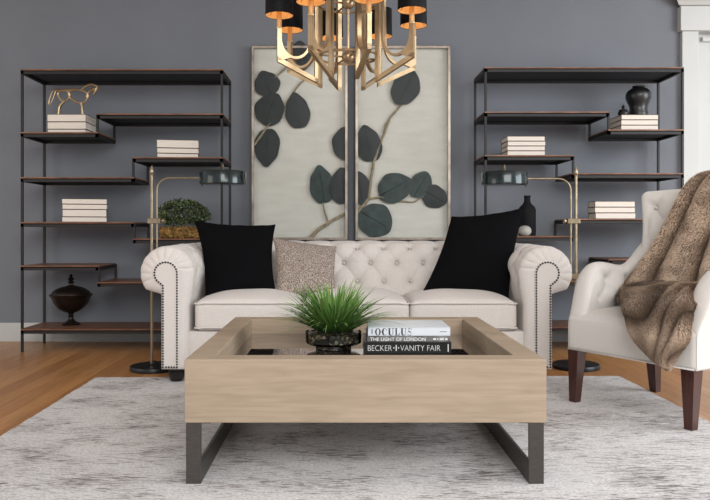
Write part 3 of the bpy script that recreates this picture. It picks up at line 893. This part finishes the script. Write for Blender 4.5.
# ------------------------------------------------------------------ pharmacy floor lamps
def make_lamp(label, sg, D, xpole, xthin, xshade):
    X = lambda p: (p-CX)*D/F
    xp, xt, xsh = X(xpole), X(xthin), X(xshade)
    bx = xp+(.012 if sg > 0 else 0)
    r = thing('floor_lamp', label, 'floor lamp', (bx, D, 0), 0, 'pair of brass pharmacy lamps')
    q = MB(); q.lathe([(.135, 0), (.141, .003), (.142, .022), (.137, .029), (.05, .031), (.022, .034), (.014, .04), (.012, .055)], bx, D, 0, 56); q.build('base', M['blackmetal'], r)
    q = MB(); q.lathe([(.0085, .03), (.0085, 1.18), (.0085, 1.182)], xp, D, 0, 20); q.build('pole', M['brass'], r)
    q = MB(); q.lathe([(.011, 1.18), (.012, 1.186), (.009, 1.19), (.014, 1.198), (.012, 1.212), (.006, 1.232), (.001, 1.245)], xp, D, 0, 20); q.build('finial', M['brass'], r)
    za = 1.166; R = .075
    pts = [(xt, D, .54), (xt, D, .8), (xt, D, za-R)]
    for k in range(1, 9):
        t = k/8*PI/2; pts.append((xt+sg*R*(1-math.cos(t)), D, za-R+R*math.sin(t)))
    pts.append((xsh-sg*.138, D, za))
    q = MB(); q.tube(pts, .0058, 12, up=(0, 1, 0)); q.build('arm', M['brass'], r)
    for zc in (.905, .565):
        q = MB(); a, b = sorted((xp-sg*.022, xt+sg*.022)); q.box(a, b, D-.016, D+.016, zc-.016, zc+.016, b=.003)
        c = q.build('clamp', M['brass'], r, smooth=False)
        q = MB(); rings = [[(xt+sg*l, D+rr*math.cos(2*PI*j/16), zc+rr*math.sin(2*PI*j/16)) for j in range(16)] for l, rr in ((.02, .004), (.03, .004), (.032, .014), (.042, .017), (.048, .010), (.05, .001))]
        q.loft(rings); q.build('clamp_knob', M['brass'], c)
    q = MB(); q.lathe([(.137, 1.128), (.1405, 1.13), (.1405, 1.20), (.136, 1.207), (.03, 1.212), (.008, 1.212), (.008, 1.208), (.13, 1.203), (.1375, 1.197), (.1375, 1.13)], xsh, D, 0, 64); q.build('lamp_shade', M['shade'], r)
    q = MB(); q.lathe([(.131, 1.136), (.1365, 1.137), (.136, 1.197), (.12, 1.2), (.001, 1.2), (.001, 1.197), (.118, 1.197), (.131, 1.19)], xsh, D, 0, 48); q.build('shade_lining', M['diff'], r)
    q = MB(); q.lathe([(.001, 1.138), (.12, 1.136), (.136, 1.134), (.136, 1.137), (.001, 1.141)], xsh, D, 0, 48); q.build('diffuser', M['diff'], r)
    q = MB(); q.lathe([(.007, 1.21), (.010, 1.217), (.006, 1.223), (.009, 1.232), (.003, 1.246), (.0005, 1.256)], xsh, D, 0, 16); q.build('shade_finial', M['brass'], r)
    q = MB(); q.tube([(xsh-sg*.112, D-.08, 1.135), (xsh-sg*.112, D-.08, 1.112)], [.0025, .004], 8); q.build('switch_pull', M['blackmetal'], r)
make_lamp('brass pharmacy floor lamp with dark drum shade, left of the sofa', 1, 4.50, 151.8, 157.0, 223)
make_lamp('brass pharmacy floor lamp with dark drum shade, between sofa and armchair', -1, 4.56, 576, 570.8, 504.5)

# ------------------------------------------------------------------ botanical art
AY = 5.60
def make_art(label, x0, x1, leaves, branches):
    k = AY/F
    X = lambda p: (p-CX)*k
    Z = lambda p: H+(CY-p)*k
    X0, X1, Z0, Z1 = X(x0), X(x1), Z(239.8), Z(46)
    r = thing('botanical_artwork', label, 'picture', ((X0+X1)/2, WY-.05, Z0), 0, 'pair of framed botanical artworks')
    w = .020
    def rect(nm, m, xa, xb, za, zb_, ya, yb_, ww):
        q = MB()
        q.box(xa, xb, ya, yb_, za, za+ww); q.box(xa, xb, ya, yb_, zb_-ww, zb_); q.box(xa, xa+ww, ya, yb_, za+ww, zb_-ww); q.box(xb-ww, xb, ya, yb_, za+ww, zb_-ww)
        return q.build(nm, m, r, smooth=False)
    rect('frame', M['framegold'], X0, X1, Z0, Z1, AY-.010, AY-.004, .018)
    rect('frame_side', M['framedark'], X0-.004, X1+.004, Z0-.004, Z1+.004, AY-.004, WY-.002, .014)
    q = MB(); q.box(X0+.010, X1-.010, AY+.025, AY+.035, Z0+.010, Z1-.010); q.build('backing', M['canvas'], r, smooth=False)
    lx0, lx1 = X0+.016, X1-.016
    for i, (cx, cy, rx, ry, ang, dk) in enumerate(leaves):
        n = 44; q = MB(); rng = []
        a = math.radians(ang); rnd = random.Random(i+int(x0)); ph = rnd.uniform(0, 6)
        for j in range(n):
            t = 2*PI*j/n
            # leaf tip points "up" (+v) before rotation
            rr = 1+.03*math.sin(3*t+ph)+.02*math.sin(7*t+ph)
            u = rx*math.cos(t)*rr; v = ry*math.sin(t)*rr
            v *= 1+.14*max(0, (math.sin(t)-.75)/.25)**2
            px = cx+u*math.cos(a)-v*math.sin(a); py = cy-(u*math.sin(a)+v*math.cos(a))
            x = max(lx0, min(lx1, X(px))); z = Z(py)
            rng.append((x, AY+.006+.004*math.sin(t+ph), z))
        c = (sum(p[0] for p in rng)/n, AY+.001, sum(p[2] for p in rng)/n)
        q.add([c]+rng, [(0, j+1, (j+1) % n+1) for j in range(n)])
        q.build('leaf', M['artleaf2'] if dk else M['artleaf'], r)
        q = MB(); tip = Vector((max(lx0, min(lx1, X(cx-ry*.9*math.sin(a)))), AY-.0005, Z(cy-ry*.9*math.cos(a)))); bt = Vector((max(lx0, min(lx1, X(cx+ry*.9*math.sin(a)))), AY-.0005, Z(cy+ry*.9*math.cos(a))))
        q.tube([bt, (bt+tip)/2+Vector((.003, 0, 0)), tip], [.0018, .0014, .0006], 5); q.build('leaf_vein', M['artleaf2'] if not dk else M['artleaf'], r)
    for pts, w0, w1 in branches:
        q = MB(); V = [Vector((X(a), AY+.012, Z(b))) for a, b in pts]
        out = []
        for i in range(len(V)-1):
            for j in range(5):
                p = V[i].lerp(V[i+1], j/5); p += Vector((.003*noise.noise(p*40), 0, .003*noise.noise(p*40+Vector((5, 0, 0))))); out.append(p)
        out.append(V[-1])
        q.tube(out, [lerp(w0, w1, i/len(out))*k for i in range(len(out))], 7); q.build('branch', M['branch'], r)
    q = MB(); q.box(X0+.014, X1-.014, AY-.0065, AY-.0045, Z0+.014, Z1-.014); q.build('glass_pane', M['paneglass'], r, smooth=False)
make_art('left framed panel of dark leaves with a bare branch at the lower corner', 251.8, 347.5,
    [(267, 84, 13, 12, 20, 1), (269.5, 110, 15, 16, -20, 1), (297.5, 112, 12.5, 17, 10, 1), (267, 146, 13, 18, 175, 1), (346, 144, 14, 16, 0, 1), (322, 186, 12.5, 18, 8, 0), (343, 187, 14, 17, 0, 1), (299, 57, 13, 14, 0, 1)],
    [([(253, 90), (262, 84), (276, 76), (292, 62), (300, 50)], .9, 1.1), ([(254, 145), (266, 128), (280, 112), (288, 100), (299, 84), (306, 78)], 1.3, .8), ([(309, 239), (318, 230), (330, 222), (346, 213)], 2.2, 1.4), ([(328, 222), (325, 212), (323, 202)], .9, .7)])
make_art('right framed panel of green leaves along a tall slender branch', 355.5, 450.3,
    [(405.5, 88, 14, 18, -25, 1), (368.5, 145, 13.5, 17.5, 15, 1), (360, 188, 11, 16, 10, 1), (394, 188, 15, 17, -62, 0), (420.5, 185, 11, 13.5, -30, 0), (434.5, 196.5, 11.5, 13, 60, 1), (375, 220, 17, 17, 240, 0)],
    [([(356, 213), (364, 205), (369, 198), (371, 180), (374, 162), (383, 137), (390, 118), (402, 104)], 1.9, 1.0), ([(369, 199), (380, 197), (396, 201), (414, 202), (424, 196)], 1.2, .7), ([(383, 137), (385, 125), (391, 116)], .8, .6)])

# ------------------------------------------------------------------ armchair
CH = (1.13, 3.65, 0); CA = math.atan2(-.857, .515)
def make_chair():
    W = .68
    r = thing('wing_armchair', 'pale linen tufted armchair with dark tapered legs at the right of the room', 'armchair', CH, CA)
    def body_fn(p, u):
        if u.z > 0:
            w = (1-abs(u.x)**2.6)*(1-max(0, -u.y)**5)
            p.z += .062*max(0, w)*u.z
        p.z += .002*noise.noise(p*7)
        return p
    q = MB(); q.rbox(0, W, 0, .60, .26, .428, .022, (40, 36, 14), body_fn); local(q, r).build('seat', M['linen2'], r, ang=70)
    q = MB(); q.tube([(.005, .0, .266), (W-.005, .0, .266)], .004, 6); q.tube([(W, 0.005, .266), (W, .6, .266)], .004, 6); local(q, r).build('piping', M['linen2'], r)
    def hz(b):
        pts = [(-.004, .405), (.02, .455), (.05, .53), (.085, .605), (.12, .655), (.16, .682), (.21, .69), (.27, .684), (.33, .672), (.39, .668), (.45, .684), (.51, .725), (.56, .77), (.60, .80)]
        for i in range(1, len(pts)):
            if b <= pts[i][0]:
                t = (b-pts[i-1][0])/(pts[i][0]-pts[i-1][0]); return lerp(pts[i-1][1], pts[i][1], t)
        return pts[-1][1]
    for side in (0, 1):
        rings = []
        NB = 70
        for k in range(NB+1):
            b = lerp(.010, .60, k/NB); h = (hz(b-.012)+hz(b)+hz(b+.012))/3
            fl = .03*sstep(.42, .70, h); th = .095
            loop = []
            # outer side up
            for i in range(14): 
                z = lerp(.262, h-.04, i/14); loop.append((-fl*sstep(.40, .68, z)-.002, z))
            for i in range(13):
                t = PI-PI*i/12; loop.append((-fl-.002+th/2+th/2*math.cos(t), h-.04+.04*math.sin(t)))
            for i in range(1, 22):
                z = lerp(h-.04, .36, i/21)
                loop.append((th-.002-fl*sstep(.40, .68, z), z))
            ring = []
            for j, (x, z) in enumerate(loop):
                d = 0
                if j >= 24:
                    mk = sstep(.10, .16, b)*(1-sstep(.50, .56, b))*sstep(.45, .50, z)*(1-sstep(h-.06, h-.035, z))
                    d = mk*(tuft(b, z-.60, .22, .15, .09, .016, .014)-.008)
                bb = b + (0 if k else 0)
                xx = x+d
                ring.append((xx if side == 0 else W-xx, bb, z))
            rings.append(ring)
        q = MB(); q.loft(rings); arm = local(q, r).build('arm', M['linen2'], r, ang=75)
    # backrest
    def back_fn(p, u):
        t = (p.z-.38)/.70
        W2 = W/2; ux = (p.x-W2)/W2
        if u.y < 0:
            m_ = sstep(.50, .56, p.z)*(1-sstep(1.0, 1.03, p.z))*(1-sstep(.80, .92, abs(ux)))
            d = m_*(tuft(p.x, p.z-.965, .065, .16, .10, .024, .016)-.008)
            p.y -= d
        p.y += .14*t-.05*ux*ux*(.4+.6*t)
        p.x += ux*.028*sstep(.62, 1.0, t)-ux*.012*(1-abs(.55-t)*1.6 if abs(.55-t) < .6 else 0)
        p.z += .010*(1-ux*ux)*sstep(.7, 1, t)
        return p
    q = MB(); q.rbox(-.006, W+.006, .50, .61, .36, 1.055, .032, (100, 12, 100), back_fn); bk = local(q, r).build('backrest', M['linen2'], r, ang=80)
    for row in range(-4, 1):
        z = .965+row*.10
        for k in range(0, 5):
            a = .065+k*.16+(.08 if row % 2 else 0)
            if a > W-.06: continue
            t = (z-.38)/.70; ux = (a-W/2)/(W/2)
            q = MB(); q.ball((a, .50+.14*t-.05*ux*ux*(.4+.6*t)+.014, z), .009, 10); local(q, r).build('button', M['linen2'], bk)
    for (a, b, z0, da, db) in ((.033, .034, RZ, -.011, -.004), (W-.045, .045, RZ, -.004, 0), (.07, .585, 0, .0, .0), (W-.06, .585, 0, 0, .0)):
        q = MB()
        for_ = [(z0, .019, da, db), (.262, .031, 0, -.02 if b > .3 else 0)]
        q.loft([[(a+oa+sx*s_, b+ob+sy*s_, z) for sx, sy in ((-1, -1), (1, -1), (1, 1), (-1, 1))] for z, s_, oa, ob in for_])
        local(q, r).build('leg', M['darkwood'], r, smooth=False)
make_chair()

# ------------------------------------------------------------------ fur throw
def make_throw():
    w = Matrix.Translation(CH) @ Matrix.Rotation(CA, 4, 'Z')
    root = thing('fur_throw', 'brown faux fur throw draped over the armchair back and seat', 'throw', w @ Vector((.35, .3, .48)), CA)
    # rows: left (a,b,z) right (a,b,z)
    rows = [((.36, .80, .70), (.74, .80, .66)), ((.36, .795, .95), (.74, .79, .95)), ((.35, .76, 1.08), (.74, .745, 1.09)), ((.33, .665, 1.10), (.715, .645, 1.12)),
            ((.26, .59, 1.03), (.70, .56, 1.05)), ((.175, .54, .86), (.66, .52, .88)), ((.10, .48, .70), (.61, .48, .74)), ((.05, .41, .60), (.59, .44, .63)),
            ((.045, .33, .525), (.585, .38, .56)), ((.115, .22, .520), (.60, .27, .56)), ((.22, .10, .522), (.62, .13, .555)), ((.32, .0, .505), (.665, .02, .52)), ((.375, -.045, .455), (.69, -.035, .47)),
            ((.43, -.05, .38), (.685, -.045, .40)), ((.51, -.052, .32), (.64, -.05, .33)), ((.58, -.052, .262), (.60, -.052, .265))]
    rows = [(Vector(a), Vector(b)) for a, b in rows]
    NT, NU = 150, 64
    def cr(vals, t):
        n = len(vals)-1; f = t*n; i = min(int(f), n-1); u = f-i
        p0 = vals[max(i-1, 0)]; p1 = vals[i]; p2 = vals[i+1]; p3 = vals[min(i+2, n)]
        return .5*((2*p1)+(p2-p0)*u+(2*p0-5*p1+4*p2-p3)*u*u+(3*p1-p0-3*p2+p3)*u**3)
    Lc = [cr([r[0] for r in rows], i/NT) for i in range(NT+1)]; Rc = [cr([r[1] for r in rows], i/NT) for i in range(NT+1)]
    base = [[Lc[i].lerp(Rc[i], j/NU) for j in range(NU+1)] for i in range(NT+1)]
    nrm = [[None]*(NU+1) for _ in range(NT+1)]
    for i in range(NT+1):
        for j in range(NU+1):
            a = base[min(i+1, NT)][j]-base[max(i-1, 0)][j]; b = base[i][min(j+1, NU)]-base[i][max(j-1, 0)]
            n = b.cross(a); n = n.normalized() if n.length > 1e-9 else Vector((0, -1, 0))
            nrm[i][j] = n
    # make sure normals face up/front
    if nrm[NT//2+10][NU//2].z < 0: nrm = [[-n for n in row] for row in nrm]
    P = [[None]*(NU+1) for _ in range(NT+1)]
    FO = [[0]*(NU+1) for _ in range(NT+1)]
    for i in range(NT+1):
        t = i/NT
        for j in range(NU+1):
            u = j/NU
            # folds running down the back, swinging across the seat
            ph = 2*PI*(3.7*u+.35*math.sin(t*8)+.5*t+.25*math.sin(u*7)+.1)
            back = 1-sstep(.45, .6, t)
            f1 = abs(math.cos(ph/2))**.6*.078
            ph2 = 2*PI*(2.2*u+6.5*t+.5*math.sin(5.5*u+3*t))
            f2 = abs(math.cos(ph2/2))**.6*.056
            f = lerp(f2, f1, back)*lerp(1, .8, t)
            top = 1-.55*math.exp(-((t-.19)/.05)**2)
            nn = noise.noise(Vector((u*3.2, t*9, 1.3)))*.016
            e = sstep(0, .07, u)*sstep(0, .07, 1-u)*sstep(0, .05, 1-t)
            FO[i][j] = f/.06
            P[i][j] = base[i][j]+nrm[i][j]*(f*top*e+nn*e+.012*e)
    q = MB(); W_ = NU+1
    vs = [p for row in P for p in row]
    fs = [(i*W_+j, i*W_+j+1, (i+1)*W_+j+1, (i+1)*W_+j) for i in range(NT) for j in range(NU)]
    q.add(vs, fs); local(q, root) if False else None
    q.v = [w @ v for v in q.v]
    o = q.build('throw_backing', M['furskin'], root, ang=180)
    sm = o.modifiers.new('thick', 'SOLIDIFY'); sm.thickness = .008; sm.offset = -1
    # strands
    rnd = random.Random(2); q = MB(); q.c = []
    V = q.v; Fc = q.f; Cc = q.c
    def pn(i, j):
        a = P[min(i+1, NT)][j]-P[max(i-1, 0)][j]; b = P[i][min(j+1, NU)]-P[i][max(j-1, 0)]
        n = b.cross(a)
        if n.length < 1e-9: return nrm[i][j]
        n.normalize()
        return n if n.dot(nrm[i][j]) > 0 else -n
    PN = [[pn(i, j) for j in range(NU+1)] for i in range(NT+1)]
    for s in range(150000):
        ft = rnd.random()*NT*.999; fu = rnd.random()*NU*.999
        if s % 12 == 0: fu = (.0 if rnd.random() < .5 else NU*.999)
        i, j = int(ft), int(fu); a, b = ft-i, fu-j
        p = P[i][j]*(1-a)*(1-b)+P[i+1][j]*a*(1-b)+P[i][j+1]*(1-a)*b+P[i+1][j+1]*a*b
        n = PN[i][j]; down = (P[i+1][j]-P[i][j]); down = down.normalized() if down.length > 1e-9 else Vector((0, 0, -1))
        cl = noise.noise_vector(p*16)*.7
        d = (n*1.0+down*.75+cl+Vector((rnd.gauss(0, .22), rnd.gauss(0, .22), rnd.gauss(0, .22)))).normalized()
        if d.dot(n) < .15: d = (d+n*.5).normalized()
        L = rnd.uniform(.008, .014); wd = rnd.uniform(.0007, .0013)
        sd = d.cross(n); sd = sd.normalized() if sd.length > 1e-6 else Vector((1, 0, 0))
        sd = (Matrix.Rotation(rnd.uniform(-1, 1), 3, d) @ sd)*wd
        k = len(V); mid = p+d*L*.55; tip = p+(d+down*.35).normalized()*L
        V.extend([w @ (p-sd), w @ (p+sd), w @ (mid+sd*.8), w @ (mid-sd*.8), w @ tip]); Fc.extend([(k, k+1, k+2, k+3), (k+3, k+2, k+4)])
        g = .5+.5*noise.noise(Vector((p.x*11, p.y*11, p.z*11)))+rnd.uniform(-.13, .13)+.95*(FO[i][j]-.60); g = max(0, min(1, g))  # random tone; fold valleys darker, their shade put into the fur colour
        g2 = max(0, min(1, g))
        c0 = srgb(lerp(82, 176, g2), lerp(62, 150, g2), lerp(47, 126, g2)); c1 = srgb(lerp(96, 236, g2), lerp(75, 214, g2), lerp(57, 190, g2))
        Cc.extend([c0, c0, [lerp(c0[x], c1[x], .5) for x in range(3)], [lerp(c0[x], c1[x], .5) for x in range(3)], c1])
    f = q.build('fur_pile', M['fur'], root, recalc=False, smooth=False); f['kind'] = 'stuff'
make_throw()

# ------------------------------------------------------------------ chandelier
def make_chandelier():
    cx, cy = .042, 3.10
    r = thing('chandelier', 'gold eight-arm chandelier with black drum shades hanging over the coffee table', 'chandelier', (cx, cy, 1.44))
    q = MB(); q.lathe([(.006, 1.565), (.006, 2.89)], cx, cy, 0, 14); q.build('stem', M['gold'], r)
    q = MB(); q.lathe([(.03, 2.885), (.065, 2.90), (.068, 2.935), (.06, 2.9375)], cx, cy, 0, 32); q.build('ceiling_canopy', M['gold'], r)
    for z in (1.56, 1.785): q = MB(); q.ball((cx, cy, z), .026, 24); q.build('ball', M['gold'], r)
    ri, ro = .136, .292
    for z in (1.56, 1.785, 2.02):
        q = MB(); q.tube([(cx+(ri-.006)*math.cos(2*PI*k/64), cy+(ri-.006)*math.sin(2*PI*k/64), z) for k in range(64)], .0052, 8, True); ring = q.build('ring', M['gold'], r)
        for k in range(4):
            a = math.radians(20+90*k)
            q = MB(); q.tube([(cx, cy, z), (cx+(ri-.006)*math.cos(a), cy+(ri-.006)*math.sin(a), z)], .0042, 8); q.build('spoke', M['gold'], ring)
    for k in range(8):
        ph = math.radians(-30+45*k)
        er = Vector((math.sin(ph), -math.cos(ph), 0)); et = Vector((math.cos(ph), math.sin(ph), 0)); c = Vector((cx, cy, 0))
        wv = .017
        # outline in (radius, z): outer upright, slanted foot, inner upright with a U shaped opening
        arm = None
        ru, zu = (ri+.032+ro-.009)/2, 1.620
        def ucurve(dr, dz, n=20): return [(ru+((ro-.009-ri-.032)/2+dr)*math.cos(PI+PI*j/n), zu+(.072+dz)*math.sin(PI+PI*j/n)) for j in range(n+1)]
        ui, uo = ucurve(0, 0), ucurve(.010, .010)
        q = MB()
        def plate(poly):
            n = len(poly); vs = [c+er*a_+et*e+Vector((0, 0, z)) for e in (-wv/2, wv/2) for a_, z in poly]
            q.add(vs, [tuple(range(n)), tuple(reversed(range(n, 2*n)))]+[(j, (j+1) % n, n+(j+1) % n, n+j) for j in range(n)])
        for j in range(20): plate([ui[j], ui[j+1], uo[j+1], uo[j]])
        plate([(ri+.022, 1.62), (ri+.032, 1.62), (ri+.024, 2.03), (ri+.014, 2.03)])          # inner leg of the U
        plate([(ro-.009, 1.62), (ro+.009, 1.62), (ro+.009, 1.664), (ro-.009, 1.664)])
        fill = [uo[j] for j in range(12, 21)]                                                  # solid outer corner
        for j in range(len(fill)-1): plate([fill[j], fill[j+1], (ro+.009, lerp(1.524, 1.62, (j+1)/8)), (ro+.009, lerp(1.524, 1.62, j/8))])
        plate([(ro+.009, 1.524), (ri-.006, 1.442), (ri-.006, 1.460), (ro+.009, 1.545)])   # slanted foot
        plate([(ri-.006, 1.442), (ri+.008, 1.449), (ri+.008, 2.03), (ri-.006, 2.03)])
        arm = q.build('arm', M['gold'], r, smooth=False)
        bx, by = cx+er.x*ro, cy+er.y*ro
        q = MB(); q.lathe([(.012, 1.66), (.013, 1.664), (.0105, 1.668), (.0105, 1.76), (.008, 1.765)], bx, by, 0, 20); q.build('candle_sleeve', M['sleeve'], arm)
        q = MB(); q.lathe([(.0575, 1.712), (.0585, 1.7125), (.0525, 1.835), (.0515, 1.835)], bx, by, 0, 40)
        sh = MB(); n = 40
        def ringr(rr, z): return [(bx+rr*math.cos(2*PI*j/n), by+rr*math.sin(2*PI*j/n), z) for j in range(n)]
        sh.loft([ringr(.0562, 1.7135), ringr(.0568, 1.712), ringr(.0572, 1.714), ringr(.0560, 1.835), ringr(.0554, 1.835)], cap0=False, cap1=False)
        so = sh.build('lamp_shade', M['shadeblack'], arm, recalc=False)
        li = MB(); li.loft([ringr(.0550, 1.834), ringr(.0560, 1.7135)], cap0=False, cap1=False); li.build('shade_lining', M['lining'], so, recalc=False)
        q = MB(); q.lathe([(.006, 1.765), (.013, 1.778), (.014, 1.79), (.009, 1.808), (.003, 1.825), (.0005, 1.83)], bx, by, 0, 16); q.build('bulb', M['bulb'], arm)
        q = MB()
        for j in range(3):
            a = 2*PI*j/3+.4; q.tube([(bx+.008*math.cos(a), by+.008*math.sin(a), 1.765), (bx+.0525*math.cos(a), by+.0525*math.sin(a), 1.722)], .0012, 5)
        q.build('shade_fitter', M['brass'], so)
make_chandelier()
bpy.data.objects['chandelier'].location.z += .012

# ------------------------------------------------------------------ light
def area(name, loc, target, size, size_y, power, col):
    l = bpy.data.lights.new(name, 'AREA'); l.shape = 'RECTANGLE'; l.size = size; l.size_y = size_y; l.energy = power; l.color = col
    o = bpy.data.objects.new(name, l); C.objects.link(o); o.location = loc
    o.rotation_euler = (Vector(target)-Vector(loc)).to_track_quat('-Z', 'Y').to_euler(); return o
area('window_light_right', (4.9, 2.4, 1.8), (0.2, 4.6, .8), 2.6, 2.2, 155, (.90, .95, 1.0))
area('window_light_left', (-4.2, 2.2, 1.7), (0, 4.6, .7), 2.0, 1.8, 26, (1.0, .90, .78))
area('fill_light_front', (1.3, -2.4, 3.3), (.5, 4.2, .6), 4.4, 2.6, 290, (1, .985, .97))  # broad soft light added high behind the camera, source unseen
w = bpy.data.worlds.new('world'); bpy.context.scene.world = w; w.use_nodes = True
bg = w.node_tree.nodes['Background']; bg.inputs[0].default_value = (.86, .89, .95, 1); bg.inputs[1].default_value = .76

# ------------------------------------------------------------------ camera
cam = bpy.data.cameras.new('camera'); co = bpy.data.objects.new('camera', cam); C.objects.link(co)
co.location = (0, 0, H); co.rotation_euler = (PI/2, 0, 0)
cam.sensor_width = 36; cam.lens = 36*F/710; cam.sensor_fit = 'HORIZONTAL'
cam.shift_x = (355-CX)/710; cam.shift_y = -(250-CY)/710
cam.clip_start = .05
bpy.context.scene.camera = co
sc = bpy.context.scene
sc.view_settings.view_transform = 'Standard'; sc.view_settings.look = 'None'; sc.view_settings.exposure = 0; sc.view_settings.gamma = 1
